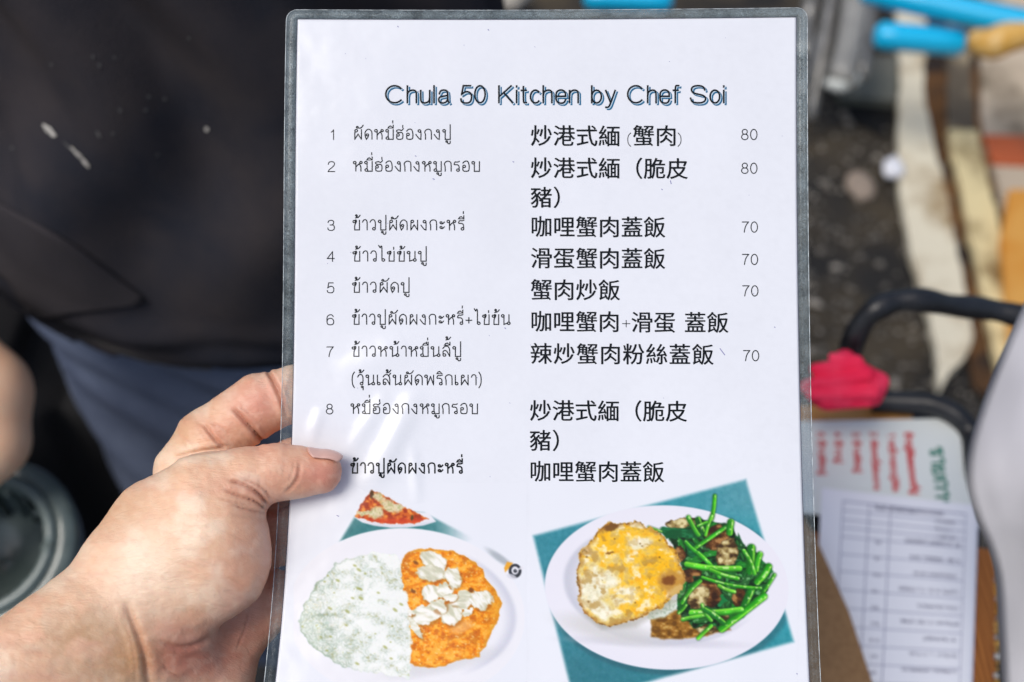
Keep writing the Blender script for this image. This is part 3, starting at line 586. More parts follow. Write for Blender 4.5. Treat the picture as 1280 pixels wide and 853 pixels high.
def food_left(img, X, Y):
    # teal wedge behind the plates
    g, _ = inpoly(X, Y, [(284, 264), (350, 155), (420, 120), (640, 140), (860, 252), (700, 300), (400, 300)], 9)
    n = fbm(X / 14, Y / 14, 3, 131); teal = np.stack([38 + 30 * n, 112 + 26 * n, 120 + 24 * n], -1); fd = (g * smoothstep(860, 640, X))[..., None]; img[...] = img * (1 - fd) + teal * fd
    # small plate, top
    pl, _ = inpoly(X, Y, [(346, 158), (395, 120), (660, 140), (692, 176), (640, 192), (570, 201), (500, 202), (430, 193), (380, 180)], 3); blend(img, (232, 234, 246), pl)
    b, _ = inpoly(X, Y, [(352, 160), (400, 176), (500, 190), (600, 184), (690, 172), (640, 192), (560, 202), (450, 197)], 4); blend(img, (200, 206, 224), b * .4)
    m, d = inpoly(*wob(X, Y, 7, 15, 141), [(350, 155), (385, 90), (418, 45), (450, 55), (520, 95), (590, 130), (662, 165), (600, 182), (520, 186), (440, 178), (390, 168)], 3)
    n1 = fbm(X / 16, Y / 13, 4, 143); n2 = fbm(X / 7, Y / 6, 3, 147); blend(img, (206, 92, 22), m); blend(img, (160, 50, 12), m * smoothstep(.5, .36, n1)); blend(img, (236, 150, 60), m * smoothstep(.55, .7, n1)); blend(img, (210, 60, 20), m * smoothstep(150, 175, Y) * .8)
    for (cx, cy, rx, ry, an) in ((500, 112, 44, 22, 25), (450, 72, 26, 16, 20), (440, 140, 30, 26, 0), (395, 140, 44, 9, 0), (540, 110, 20, 14, 0)):
        a, _ = elm(*wob(X, Y, 10, 14, 149), cx, cy, rx, ry, an, .3); blend(img, (226, 222, 190), a * m * .9); blend(img, (170, 170, 110), a * m * smoothstep(.5, .62, n2) * .6)
    a, _ = elm(*wob(X, Y, 6, 10, 152), 420, 58, 8, 22, 0, .3); blend(img, (60, 50, 30), a * m * .8); a, _ = elm(X, Y, 590, 160, 6, 12, 10, .3); blend(img, (60, 60, 20), a * m * .8)
    # big plate
    pl, r = elm(X, Y, 565, 570, 500, 366, 3, .006); blend(img, (236, 238, 249), pl)
    w, r2 = elm(X, Y, 560, 545, 470, 300, 8, .03); blend(img, (198, 202, 222), w * smoothstep(.86, 1.0, r2) * smoothstep(760, 960, X) * .8)
    b, _ = elm(X, Y, 700, 775, 230, 40, -12, .5); blend(img, (206, 208, 216), b * .6)
    b, _ = elm(X, Y, 960, 330, 60, 14, 35, .6); blend(img, (150, 160, 172), b * .7)
    # curry
    xx, yy = wob(X, Y, 8, 26, 161)
    m, d = inpoly(xx, yy, [(538, 365), (560, 320), (600, 298), (660, 288), (760, 300), (830, 330), (885, 375), (892, 410), (930, 450), (966, 520), (945, 600), (905, 680), (870, 745), (780, 765), (690, 792), (600, 788), (560, 760), (555, 600), (545, 460)], 3.5)
    n1 = fbm(X / 40, Y / 34, 4, 163); n2 = fbm(X / 15, Y / 11, 4, 167); n3 = fbm(X / 7, Y / 6, 3, 169)
    blend(img, (246, 146, 10), m); blend(img, (232, 128, 10), m * smoothstep(.55, .3, n2)); blend(img, (252, 176, 52), m * smoothstep(.52, .64, n2)); blend(img, (206, 98, 4), m * smoothstep(.4, .2, n2) * .7); blend(img, (255, 206, 110), m * smoothstep(.55, .85, n3) * .5); blend(img, (176, 90, 8), m * smoothstep(.34, .14, n3) * .6)
    nl = fbm(X / 30 + 5, Y / 22 + 4, 4, 165); blend(img, (255, 196, 84), m * smoothstep(.56, .7, nl) * .6); blend(img, (186, 92, 6), m * smoothstep(.42, .3, nl) * .55); blend(img, (255, 236, 190), m * smoothstep(.70, .8, fbm(X / 8, Y / 6, 2, 168)) * .6)
    blend(img, (196, 128, 20), m * smoothstep(-12, 0, d) * .6); blend(img, (228, 160, 40), m * smoothstep(880, 950, X) * .5)
    b, _ = elm(X, Y, 800, 620, 50, 24, -20, .4); blend(img, (244, 190, 130), b * m * .6)
    # rice
    xx, yy = wob(X, Y, 12, 22, 171)
    mr, d = inpoly(xx, yy, [(270, 352), (330, 330), (430, 308), (520, 312), (545, 360), (540, 420), (575, 500), (582, 600), (584, 700), (582, 838), (500, 822), (400, 806), (300, 790), (230, 745), (160, 690), (118, 635), (124, 560), (150, 500), (190, 440), (245, 385)], 4)
    n1 = fbm(X / 50, Y / 44, 3, 173); n2 = fbm(X / 16, Y / 13, 3, 177); n3 = fbm(X / 6, Y / 6, 2, 179)
    dark = smoothstep(360, 130, X - .25 * (Y - 500))
    blend(img, (222, 234, 232), mr); blend(img, (180, 204, 194), mr * (smoothstep(.52, .36, n2) * .8 * (.45 + .55 * dark)).clip(0, 1)); blend(img, (160, 186, 168), mr * dark * .4); blend(img, (236, 243, 246), mr * smoothstep(.5, .66, n1) * .9)
    blend(img, (170, 176, 96), mr * smoothstep(.6, .7, n2) * smoothstep(.55, .7, n3) * .8)
    for i in range(2600):
        a_, b_ = RNG.random(2); cx, cy = 130 + 450 * a_, 320 + 500 * b_; an = RNG.random() * math.pi; L = 8 + 5 * RNG.random()
        # local window only
        ix = int((cx / SCL + OXY[0] - OXY[2]) / .8); iy = int((cy / SCL + OXY[1] - OXY[3]) / .8); h = 7
        sl = (slice(max(iy - h, 0), iy + h), slice(max(ix - h, 0), ix + h)); Xs, Ys = X[sl], Y[sl]
        if Xs.size == 0: continue
        dx, dy = Xs - cx, Ys - cy; u = dx * math.cos(an) + dy * math.sin(an); v = -dx * math.sin(an) + dy * math.cos(an)
        q = (u / L) ** 2 + (v / 3.2) ** 2; k = RNG.random()
        sub = img[sl]; mm = mr[sl]
        sub2 = sub.copy(); blend(sub2, (146, 168, 152) if k > .12 else (160, 156, 90), smoothstep(2.6, .8, ((u / L) ** 2 + ((v - 2.5) / 3.2) ** 2)) * mm * (.22 + .3 * k * dark[sl] + .22 * k)); dk = dark[sl] * .35
        blend(sub2, (244, 248, 250), smoothstep(1.5, .5, q) * mm * (.9 - dk) * (.45 + .55 * k)); img[sl] = sub2
    nb = fbm(X / 36 + 7, Y / 30 + 3, 3, 175); blend(img, (247, 250, 253), mr * smoothstep(.36, .62, nb) * (1 - .75 * dark) * .85); blend(img, (240, 246, 248), mr * (1 - dark) * .4); blend(img, (130, 150, 128), mr * smoothstep(.38, .2, nb) * (.12 + .5 * dark)); blend(img, (150, 150, 84), mr * smoothstep(.62, .8, fbm(X / 11, Y / 9, 2, 178)) * .5
          * smoothstep(.5, .3, nb))
    blend(img, (120, 150, 130), mr * smoothstep(-9, 0, d) * smoothstep(420, 200, X) * .6)
    for i in range(26):
        a_, b_, k = RNG.random(3); a, _ = elm(X, Y, 200 + 370 * a_, 350 + 430 * b_, 4 + 8 * k, 3 + 3 * k, 40 * k, .4); blend(img, (146, 152, 60), a * mr * .6)
    # crab lumps
    for k, (cx, cy, rx, ry, an) in enumerate(((680, 340, 58, 34, 20), (672, 395, 60, 32, 8), (765, 415, 36, 42, 10), (668, 478, 40, 40, 40), (728, 470, 30, 38, 0), (800, 512, 60, 36, -22), (880, 505, 44, 42, 30), (655, 565, 66, 42, -18), (758, 568, 44, 46, 30), (705, 530, 34, 30, 0), (606, 625, 14, 52, -32), (825, 556, 26, 8, -20), (755, 495, 30, 16, -30), (585, 560, 16, 10, 0))):
        sh, _ = elm(X - 5, Y - 9, cx, cy, rx, ry, an, .2); blend(img, (150, 78, 8), sh * .55)
        a, r = elm(*wob(X, Y, 17, 24, 181 + k), cx, cy, rx * 1.05, ry, an, .06); ca, sa = math.cos(R(an + 25)), math.sin(R(an + 25)); nn = fbm((X * ca + Y * sa) / 46, (Y * ca - X * sa) / 13, 3, 190 + k)
        blend(img, (228, 228, 212), a); blend(img, (196, 198, 176), a * smoothstep(.5, .2, nn) * .8); blend(img, (247, 248, 247), a * smoothstep(.4, .62, nn)); blend(img, (170, 160, 120), a * smoothstep(.85, 1, r) * .35)
    for (cx, cy) in ((606, 350), (838, 466), (595, 470)):
        a, _ = elm(*wob(X, Y, 6, 10, 197), cx, cy, 12, 8, 20, .4); blend(img, (110, 60, 20), a * .8)
    # small round mark printed at the plate's rim
    a, _ = inpoly(X, Y, [(978, 372), (990, 345), (1015, 350), (1000, 372), (982, 390)], 3); blend(img, (236, 168, 50), a)
    a, r = elm(X, Y, 1024, 384, 27, 30, 0, .06); blend(img, (48, 52, 62), a); a, _ = elm(X, Y, 1024, 382, 15, 17, 0, .12); blend(img, (226, 228, 240), a); a, _ = elm(X, Y, 1025, 384, 8, 8, 0, .2); blend(img, (60, 64, 74), a)
    a, _ = inpoly(X, Y, [(1024, 382), (1056, 362), (1060, 376)], 3); blend(img, (226, 228, 240), a * .9); a, _ = elm(X, Y, 1010, 408, 22, 10, 20, .3); blend(img, (214, 216, 230), a * .8)
    img[...] += (RNG.random(img.shape) - .5) * 7 * smoothstep(0, 30, np.abs(img - PW).sum(-1))[..., None]
photo_obj(662, 997, 592, 868, 660, 590, 3.242, food_right, 'printed_photo', 'printed photo of a fried egg with green vegetables on a white plate')
SCL = 3.3706; OXY = (340, 600, 366, 604)
photo_obj(366, 658, 604, 920, 340, 600, 3.3706, food_left, 'printed_photo', 'printed photo of rice and orange crab curry on a white plate')

# ================================================================== THE HAND HOLDING THE CARD
class SDF:
    """blended tapered capsules on a voxel grid, in camera-aligned metres (x right, y up, d away)"""
    def __init__(s, lo, hi, h):
        s.lo = np.array(lo, float); s.h = h; n = np.ceil((np.array(hi) - s.lo) / h).astype(int) + 1; s.n = n
        ax = [(s.lo[i] + h * np.arange(n[i])).astype(np.float32) for i in range(3)]
        s.x, s.y, s.z = ax[0][:, None, None], ax[1][None, :, None], ax[2][None, None, :]
        s.f = np.full(tuple(n), .05, np.float32)
    def cap(s, a, b, ra, rb, q=1.0):
        a = np.array(a, float); b = np.array(b, float); v = (b - a) * np.array([1, 1, 1 / q]); L = float(v @ v) + 1e-12
        dx, dy, dz = s.x - np.float32(a[0]), s.y - np.float32(a[1]), (s.z - np.float32(a[2])) / np.float32(q)
        t = np.clip((dx * v[0] + dy * v[1] + dz * v[2]) / L, 0, 1).astype(np.float32)
        return np.sqrt((dx - t * v[0]) ** 2 + (dy - t * v[1]) ** 2 + (dz - t * v[2]) ** 2) - (ra + (rb - ra) * t)
    def add(s, d, k):
        h = np.clip(.5 + .5 * (s.f - d) / k, 0, 1); s.f = (s.f * (1 - h) + d * h - k * h * (1 - h)).astype(np.float32)
def smin(a, b, k):
    h = np.clip(.5 + .5 * (a - b) / k, 0, 1); return a * (1 - h) + b * h - k * h * (1 - h)
def cs(px, py, d): return ((px - W0 / 2) / FPX * d, (H0 / 2 - py) / FPX * d, d)
def sdf_mesh(name, s, f, mt, parent, post=None):
    import openvdb
    g = openvdb.FloatGrid(.05); g.copyFromArray(np.ascontiguousarray(f.astype(np.float32)))
    pts, quads = g.convertToQuads(0.0)
    q = s.lo + pts * s.h                                    # x, y, d
    # relax the voxel steps a little
    e = np.concatenate([quads[:, [0, 1]], quads[:, [1, 2]], quads[:, [2, 3]], quads[:, [3, 0]]]); 
    cnt = np.bincount(e.ravel(), minlength=len(q)).astype(float)[:, None] + 1e-9
    for _ in range(3):
        acc = np.zeros_like(q)
        for k in range(3):
            acc[:, k] = np.bincount(e[:, 0], q[e[:, 1], k], len(q)) + np.bincount(e[:, 1], q[e[:, 0], k], len(q))
        q = q * .4 + acc / cnt * .6
    # normals
    n = np.cross(q[quads[:, 2]] - q[quads[:, 0]], q[quads[:, 3]] - q[quads[:, 1]]); N = np.zeros_like(q)
    for k in range(4):
        for c in range(3): N[:, c] += np.bincount(quads[:, k], n[:, c], len(q))
    N /= np.linalg.norm(N, axis=1)[:, None] + 1e-12
    col = None
    if post: q, col = post(q, N)
    Wd = C0 + q[:, :1] * AX + q[:, 1:2] * AU + q[:, 2:3] * AF
    me = bpy.data.meshes.new(name); me.vertices.add(len(q)); me.vertices.foreach_set('co', Wd.astype(np.float32).ravel())
    m = len(quads); me.loops.add(m * 4); me.loops.foreach_set('vertex_index', quads[:, ::-1].astype(np.int32).ravel())
    me.polygons.add(m); me.polygons.foreach_set('loop_start', np.arange(m, dtype=np.int32) * 4); me.update(calc_edges=True); me.validate()
    # orientation check
    c = Wd.mean(0); 
    if col is not None:
        ca = me.color_attributes.new('tone', 'FLOAT_COLOR', 'POINT'); c4 = np.ones((len(q), 4), np.float32); c4[:, :3] = col; ca.data.foreach_set('color', c4.ravel())
    o = link(name, me, mt, parent, True)
    bm = bmesh.new(); bm.from_mesh(me); bmesh.ops.recalc_face_normals(bm, faces=bm.faces); bm.to_mesh(me); bm.free()
    me.polygons.foreach_set('use_smooth', [True] * len(me.polygons))
    return o
def mat_skin():
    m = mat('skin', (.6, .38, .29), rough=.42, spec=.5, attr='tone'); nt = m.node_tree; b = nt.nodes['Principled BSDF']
    b.inputs['Subsurface Weight'].default_value = .16; b.inputs['Subsurface Radius'].default_value = (1, .35, .2); b.inputs['Subsurface Scale'].default_value = .004
    g = nt.nodes.new('ShaderNodeNewGeometry')
    def N(kind, **kw):
        n = nt.nodes.new(kind)
        for k, v in kw.items(): n.inputs[k].default_value = v
        return n
    mp = nt.nodes.new('ShaderNodeMapping'); mp.inputs['Rotation'].default_value = (0, 0, R(35)); mp.inputs['Scale'].default_value = (1, 3.2, 1); nt.links.new(g.outputs['Position'], mp.inputs['Vector'])
    a = N('ShaderNodeTexNoise', Scale=170, Detail=5, Distortion=1.5); nt.links.new(mp.outputs[0], a.inputs['Vector'])
    v = N('ShaderNodeTexVoronoi', Scale=1500); v.feature = 'DISTANCE_TO_EDGE'; nt.links.new(g.outputs['Position'], v.inputs['Vector'])
    v2 = N('ShaderNodeTexNoise', Scale=900, Detail=3); nt.links.new(mp.outputs[0], v2.inputs['Vector'])
    b1 = N('ShaderNodeBump', Strength=.4, Distance=.0008); nt.links.new(a.outputs['Fac'], b1.inputs['Height'])
    b2 = N('ShaderNodeBump', Strength=.30, Distance=.0002); nt.links.new(v.outputs['Distance'], b2.inputs['Height']); nt.links.new(b1.outputs[0], b2.inputs['Normal'])
    b3 = N('ShaderNodeBump', Strength=.4, Distance=.0003); nt.links.new(v2.outputs['Fac'], b3.inputs['Height']); nt.links.new(b2.outputs[0], b3.inputs['Normal'])
    nt.links.new(b3.outputs[0], b.inputs['Normal'])
    return m
M_skin = mat_skin()
CREASES = [  # polyline in the photograph, width px, depth m, redness
    ([(334, 462), (346, 486), (360, 522)], 3.2, .0022, .7), ([(343, 470), (356, 500), (364, 516)], 2, .0008, .3),
    ([(290, 509), (300, 520), (318, 540), (330, 552), (344, 549)], 3.0, .0019, .7), ([(300, 514), (314, 528), (322, 538)], 1.8, .0006, .3),
    ([(254, 530), (268, 548), (282, 560)], 2.6, .0012, .5), ([(262, 528), (276, 534), (286, 542)], 1.6, .0005, .3), ([(216, 573), (245, 566), (284, 560)], 3.2, .0013, .3),
    ([(286, 601), (300, 604), (314, 611), (326, 620), (336, 634)], 2.6, .0014, .8), ([(280, 613), (300, 620), (320, 628), (336, 640)], 2.2, .0012, .5), ([(284, 630), (306, 636), (322, 640), (335, 642)], 1.8, .0007, .4),
    ([(300, 598), (316, 604), (330, 612), (338, 624)], 1.8, .0007, .4), ([(272, 622), (292, 628), (310, 632)], 1.6, .0005, .3),
    ([(374, 578), (373, 594), (366, 607), (356, 616)], 2.6, .0006, .6), ([(368, 575), (366, 590), (360, 602)], 1.6, .0004, .3),
    ([(268, 794), (252, 803), (236, 809), (218, 809), (200, 803)], 4.0, .0008, .35),
    ([(156, 752), (166, 776), (175, 800), (182, 824), (188, 866)], 6.0, .0013, .25), ([(152, 768), (162, 796), (168, 822), (170, 860)], 2.2, .0002, .1),
    ([(204, 832), (214, 842), (228, 848)], 1.8, .0005, .3), ([(312, 762), (306, 786), (296, 812)], 1.6, .0004, .3),
]
for i in range(34):     # fine wrinkles running over the ball of the thumb
    x = random.uniform(160, 318); y = random.uniform(640, 770); L = random.uniform(14, 46); an = R(random.uniform(-5, 30) + (x - 240) * .08)
    CREASES.append(([(x, y), (x + L * .5 * math.cos(an), y + L * .5 * math.sin(an) + random.uniform(-2, 2)), (x + L * math.cos(an), y + L * math.sin(an))], random.uniform(1.4, 2.2), random.uniform(.00008, .00022), .10))
for i in range(16):
    x = random.uniform(222, 300); y = random.uniform(505, 556); L = random.uniform(10, 26); an = R(random.uniform(25, 65))
    CREASES.append(([(x, y), (x + L * math.cos(an), y + L * math.sin(an))], 1.4, random.uniform(.0001, .0003), .12))
for i in range(14):
    x = random.uniform(290, 360); y = random.uniform(565, 620); L = random.uniform(8, 22); an = R(random.uniform(60, 130))
    CREASES.append(([(x, y), (x + L * math.cos(an), y + L * math.sin(an))], 1.2, random.uniform(.0001, .00025), .1))
def poly_dist(px, py, pl):
    d = np.full(px.shape, 1e9); tt = np.zeros(px.shape); n = len(pl) - 1
    for i in range(n):
        (x1, y1), (x2, y2) = pl[i], pl[i + 1]; vx, vy = x2 - x1, y2 - y1; t = ((px - x1) * vx + (py - y1) * vy) / (vx * vx + vy * vy + 1e-9); tc = np.clip(t, 0, 1)
        q = np.hypot(px - x1 - tc * vx, py - y1 - tc * vy); u = q < d; d = np.where(u, q, d); tt = np.where(u, (i + tc) / n, tt)
    return d, tt
def hand_post(q, N):
    px = q[:, 0] / q[:, 2] * FPX + W0 / 2; py = H0 / 2 - q[:, 1] / q[:, 2] * FPX
    front = smoothstep(.15, -.25, N[:, 2]) * (q[:, 2] < .4745)
    front2 = smoothstep(.3, -.2, N[:, 2])
    red = np.zeros(len(q)); push = np.zeros(len(q))
    for pl, w, dep, rd in CREASES:
        p = catmull(pl, 5) if len(pl) > 2 else [np.array(a) for a in pl]
        x0, x1 = min(a[0] for a in p) - 22, max(a[0] for a in p) + 22; y0, y1 = min(a[1] for a in p) - 22, max(a[1] for a in p) + 22
        k = np.nonzero((px > x0) & (px < x1) & (py > y0) & (py < y1))[0]
        if not len(k): continue
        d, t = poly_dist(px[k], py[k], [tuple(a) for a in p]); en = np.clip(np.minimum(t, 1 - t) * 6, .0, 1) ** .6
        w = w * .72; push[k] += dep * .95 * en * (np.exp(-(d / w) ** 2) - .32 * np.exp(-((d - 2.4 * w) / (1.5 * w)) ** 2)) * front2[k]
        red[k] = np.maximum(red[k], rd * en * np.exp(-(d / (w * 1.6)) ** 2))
    lump = (fbm(px / 26, py / 22, 3, 301) - .5) * .0011 * (N[:, 2] < .3)
    q = q - N * push[:, None] + N * lump[:, None]
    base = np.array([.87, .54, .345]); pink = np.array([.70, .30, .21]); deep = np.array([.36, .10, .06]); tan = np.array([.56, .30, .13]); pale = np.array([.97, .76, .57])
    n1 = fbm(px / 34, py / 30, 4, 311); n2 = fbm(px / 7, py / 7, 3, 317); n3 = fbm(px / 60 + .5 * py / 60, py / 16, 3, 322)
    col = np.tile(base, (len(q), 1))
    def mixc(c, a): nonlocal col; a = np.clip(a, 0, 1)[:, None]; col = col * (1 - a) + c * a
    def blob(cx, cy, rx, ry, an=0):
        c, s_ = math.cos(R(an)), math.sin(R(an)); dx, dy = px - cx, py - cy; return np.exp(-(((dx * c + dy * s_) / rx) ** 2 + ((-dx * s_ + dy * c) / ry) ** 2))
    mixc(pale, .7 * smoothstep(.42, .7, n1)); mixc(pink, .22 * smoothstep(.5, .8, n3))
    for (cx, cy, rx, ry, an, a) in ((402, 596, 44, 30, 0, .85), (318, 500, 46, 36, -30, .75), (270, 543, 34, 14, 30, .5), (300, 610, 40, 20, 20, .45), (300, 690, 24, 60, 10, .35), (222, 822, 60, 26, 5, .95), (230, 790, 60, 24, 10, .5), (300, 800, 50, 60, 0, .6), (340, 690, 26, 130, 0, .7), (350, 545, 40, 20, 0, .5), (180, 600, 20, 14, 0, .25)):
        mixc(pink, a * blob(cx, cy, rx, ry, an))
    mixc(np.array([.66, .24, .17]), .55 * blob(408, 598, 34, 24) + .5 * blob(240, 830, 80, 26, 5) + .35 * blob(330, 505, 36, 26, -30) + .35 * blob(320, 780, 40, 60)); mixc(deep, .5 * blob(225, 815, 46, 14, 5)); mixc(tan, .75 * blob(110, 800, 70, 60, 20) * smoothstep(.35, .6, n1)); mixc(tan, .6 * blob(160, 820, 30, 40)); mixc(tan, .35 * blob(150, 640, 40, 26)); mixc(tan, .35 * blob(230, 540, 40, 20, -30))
    mixc(tan, .55 * blob(165, 815, 22, 46, -15)); mixc(pale, .8 * blob(180, 715, 46, 66, 30) + .4 * blob(240, 740, 30, 14, 10))  # thumb-ball highlight (pale) and shadow beside the wrist crease (tan) painted into skin colour
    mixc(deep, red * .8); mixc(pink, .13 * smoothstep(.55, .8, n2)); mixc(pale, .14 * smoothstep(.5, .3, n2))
    mixc(np.array([.5, .3, .2]), (q[:, 2] > .4745) * 0.0)
    return q, col
h = SDF((-.285, -.185, .355), (-.050, .008, .515), .00085)
def K(a, b, ra, rb, q=1.0):
    """capsule from photograph positions (px, py, depth) with radii given in photograph pixels"""
    return h.cap(cs(*a), cs(*b), ra * a[2] / FPX, rb * b[2] / FPX, q)
# forearm, wrist
h.add(K((-420, 1180, .375), (150, 742, .452), 96, 62, .9), .004)
h.add(K((-380, 1260, .385), (176, 800, .456), 96, 66, .85), .018)
# heel of the hand and palm plate
h.add(K((176, 770, .456), (236, 856, .474), 70, 72, .75), .014)
h.add(K((240, 850, .476), (290, 770, .486), 70, 52, .65), .010)
h.add(K((170, 720, .470), (262, 580, .488), 50, 34, .8), .012)
h.add(K((250, 640, .489), (300, 745, .488), 46, 46, .6), .010)
# ball of the thumb
h.add(K((176, 700, .456), (256, 668, .4545), 66, 76, .82), .012)
h.add(K((205, 722, .456), (262, 705, .4555), 74, 68, .82), .010)
h.add(K((225, 735, .457), (272, 708, .4565), 62, 60, .82), .006)
h.add(K((190, 640, .462), (262, 620, .458), 42, 54, .85), .010)
thumb_f = None
# thumb: joint, first and second phalanx
g2 = K((262, 622, .457), (300, 604, .4575), 56, 42, .9)
g2 = smin(g2, K((300, 602, .4572), (345, 590, .4585), 40, 34.5, .92), .004)
g2 = smin(g2, K((345, 590, .4585), (374, 590, .4605), 34, 31, .92), .003)
g2 = smin(g2, K((374, 590.5, .4605), (399.5, 590.5, .4612), 31, 27.5, .95), .003)
h.add(g2, .0045)
# index finger, bent behind the card
g3 = K((236, 590, .487), (262, 552, .486), 44, 40, .9)
g3 = smin(g3, K((262, 550, .486), (322, 507, .486), 40, 39, .9), .004)
g3 = smin(g3, K((326, 506, .4862), (372, 492, .4865), 37, 35, .9), .0022)
g3 = smin(g3, K((372, 492, .4865), (430, 500, .4835), 34, 29, .9), .003)
h.add(g3, .0030)
# the other three fingers, lying flat behind the card
for (pts) in ([(300, 612, .492, 38), (372, 584, .4895, 36), (440, 586, .485, 28)], [(300, 676, .493, 38), (372, 668, .490, 36), (436, 672, .485, 28)], [(296, 745, .491, 40), (352, 748, .4895, 32), (404, 748, .4845, 25)]):
    g4 = None
    for a, b in zip(pts[:-1], pts[1:]):
        k = K(a[:3], b[:3], a[3], b[3], .9); g4 = k if g4 is None else smin(g4, k, .003)
    h.add(g4, .003)
h.add(K((262, 790, .486), (314, 762, .489), 52, 40, .8), .008)
hand = empty('hand', P(240, 700, .46), 'left hand and forearm reaching in from below left, thumb pressed on the menu card', 'hand')
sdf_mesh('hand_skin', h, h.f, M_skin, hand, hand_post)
# thumbnail, seen almost edge on along the thumb's upper side
nv = []; nu, nvn = 14, 12
for j in range(nvn + 1):
    for i in range(nu + 1):
        u = i / nu; th = R(38 + 86 * j / nvn); x = 384 + 44.5 * u
        r = 31 - 4.0 * np.clip((x - 374) / 26, 0, 1)
        if x > 404: r *= math.sqrt(max(0.0, 1 - ((x - 404) / 27.5) ** 2)) * .55 + .45
        r += 1.0 + .5 * (1 - u); e = abs(j / nvn - .5) * 2; x -= (e ** 3) * 7 * (1 if u > .5 else -1) * abs(u - .5) * 2
        nv.append(P(x, 590.5 - r * math.sin(th), .4608 - r * .4608 / FPX * math.cos(th) * .95))
nf = grid_faces(nu + 1, nvn + 1)
M_nail = mat('nail', (.72, .44, .37), .28, spec=.5); 
o = mesh('thumbnail', nv, nf, M_nail, hand, True); md = o.modifiers.new('t', 'SOLIDIFY'); md.thickness = .0007; md.offset = 0

# ================================================================== THE STANDING MAN, LEFT
man = empty('person', (-.225, .70, 0), 'man standing in a black t-shirt with white paint marks and blue grey jeans', 'person')
M_shirt = mat('black_cotton', (.026, .029, .040), 1, spec=.03, noise=(13, (.060, .052, .054), .3, .7), bump=(700, .6, .0015))
M_denim = mat('blue_grey_denim', (.14, .17, .25), .9, spec=.15, noise=(13, (.08, .10, .16), .35, .7), bump=(900, .5, .001))
CX, CY = -.240, .735
def torso(th, z):
    """radius of the shirt in direction th (0 = right, -90 = towards the camera)"""
    a = .212 + .020 * math.exp(-((z - .80) / .08) ** 2) + .03 * smoothstep(.95, 1.35, z); b = .135 + .03 * math.exp(-((z - .88) / .14) ** 2)
    c, s_ = math.cos(th), math.sin(th); return 1 / math.sqrt((c / a) ** 2 + (s_ / b) ** 2)
def shirt_pt(th, z):
    r = float(torso(th, z)); u = th * .2
    # folds: long slanted pleats and a slack roll above the hem
    r += .011 * math.sin(7 * u * 6 + 9 * z + 2.0 * math.sin(3 * z * 6 + th)) * smoothstep(.78, .95, z)
    r += .010 * math.exp(-((z - .845 - .03 * math.sin(th * 2 + 1)) / .022) ** 2) - .008 * math.exp(-((z - .808 - .012 * math.sin(th * 3)) / .014) ** 2)
    # one slanting overlap from upper left to the hem at the middle
    q = (z - .86) * 1.0 + (th + 1.9) * .20
    r += .012 * (1 / (1 + math.exp(-q * 160))) * (1 if z > .79 else .3)
    r += .005 * math.sin(th * 13 + z * 22) * math.exp(-((z - .98) / .12) ** 2)
    r += .006 * (float(fbm(np.array(th * 3.0 + 20), np.array(z * 9.0), 3, 401)) - .5)
    return np.array([CX + r * math.cos(th), CY + r * math.sin(th), z])
def loft(name, fn, z0, z1, nz, nth, mt, parent, inner=.0):
    V = [fn(2 * math.pi * i / nth, z0 + (z1 - z0) * j / nz) for j in range(nz + 1) for i in range(nth)]
    return mesh(name, V, grid_faces(nth, nz + 1, True), mt, parent, True)
def shirt_lower(th, k):
    z = .782 + k * (1.46 - .782); z += .012 * math.sin(th * 2 + .6) * (1 - k); return shirt_pt(th, z)
shirt = loft('t_shirt', shirt_lower, 0, 1, 150, 200, M_shirt, man)
md = shirt.modifiers.new('cloth', 'SOLIDIFY'); md.thickness = .003; md.offset = -1
hemV = [shirt_pt(2 * math.pi * i / 160, .795 + .012 * math.sin(2 * math.pi * i / 160 * 2 + .6) + dz) for dz in (0, .0025) for i in range(160)]
o = mesh('hem_stitching', [(CX + (v[0] - CX) * 1.006, CY + (v[1] - CY) * 1.006, v[2]) for v in hemV], grid_faces(160, 2, True), mat('grey_thread', (.07, .065, .06), .9), man)
def jeans_fn(th, z):
    a, b = .212, .122
    if z < .62:
        k = (.62 - z) / .62; a -= .01 * k; b -= .02 * k
    c, s_ = math.cos(th), math.sin(th); r = 1 / math.sqrt((c / a) ** 2 + (s_ / b) ** 2)
    if z < .70: r *= 1 - .30 * math.exp(-((th - 1.5 * math.pi) / .22) ** 2) * smoothstep(.70, .5, z) - .3 * math.exp(-((th - .5 * math.pi) / .22) ** 2) * smoothstep(.70, .5, z)
    r += .005 * math.sin(z * 95 + 2 * math.sin(th * 3) + th * 3) * math.exp(-((z - .71) / .07) ** 2) + .003 * math.sin(z * 40 + th * 5)
    return np.array([CX + r * math.cos(th), CY + r * math.sin(th), z])
jeans = loft('jeans', jeans_fn, .06, .86, 90, 120, M_denim, man)
# side seam of the jeans and dark shoes on the ground
seam = [jeans_fn(R(188), z) + np.array([-.001, 0, 0]) for z in np.linspace(.1, .84, 14)]
tube('seam', seam, .0022, mat('pale_denim_seam', (.15, .18, .26), .9), man, 8)
for dx in (-.09, .09):
    V = []
    for j, (yy, w, hh) in enumerate(((-.15, .02, .03), (-.13, .040, .055), (-.06, .048, .075), (.03, .042, .10), (.10, .036, .09), (.125, .02, .05))):
        for i in range(12):
            a = 2 * math.pi * i / 12; V.append((CX + dx + w * math.cos(a), CY + yy, max(0.002, hh / 2 + hh / 2 * math.sin(a))))
    mesh('shoe', V, grid_faces(12, 6, True) + [tuple(range(12)), tuple(60 + i for i in range(12))], mat('black_shoe', (.02, .02, .02), .5), man, True)
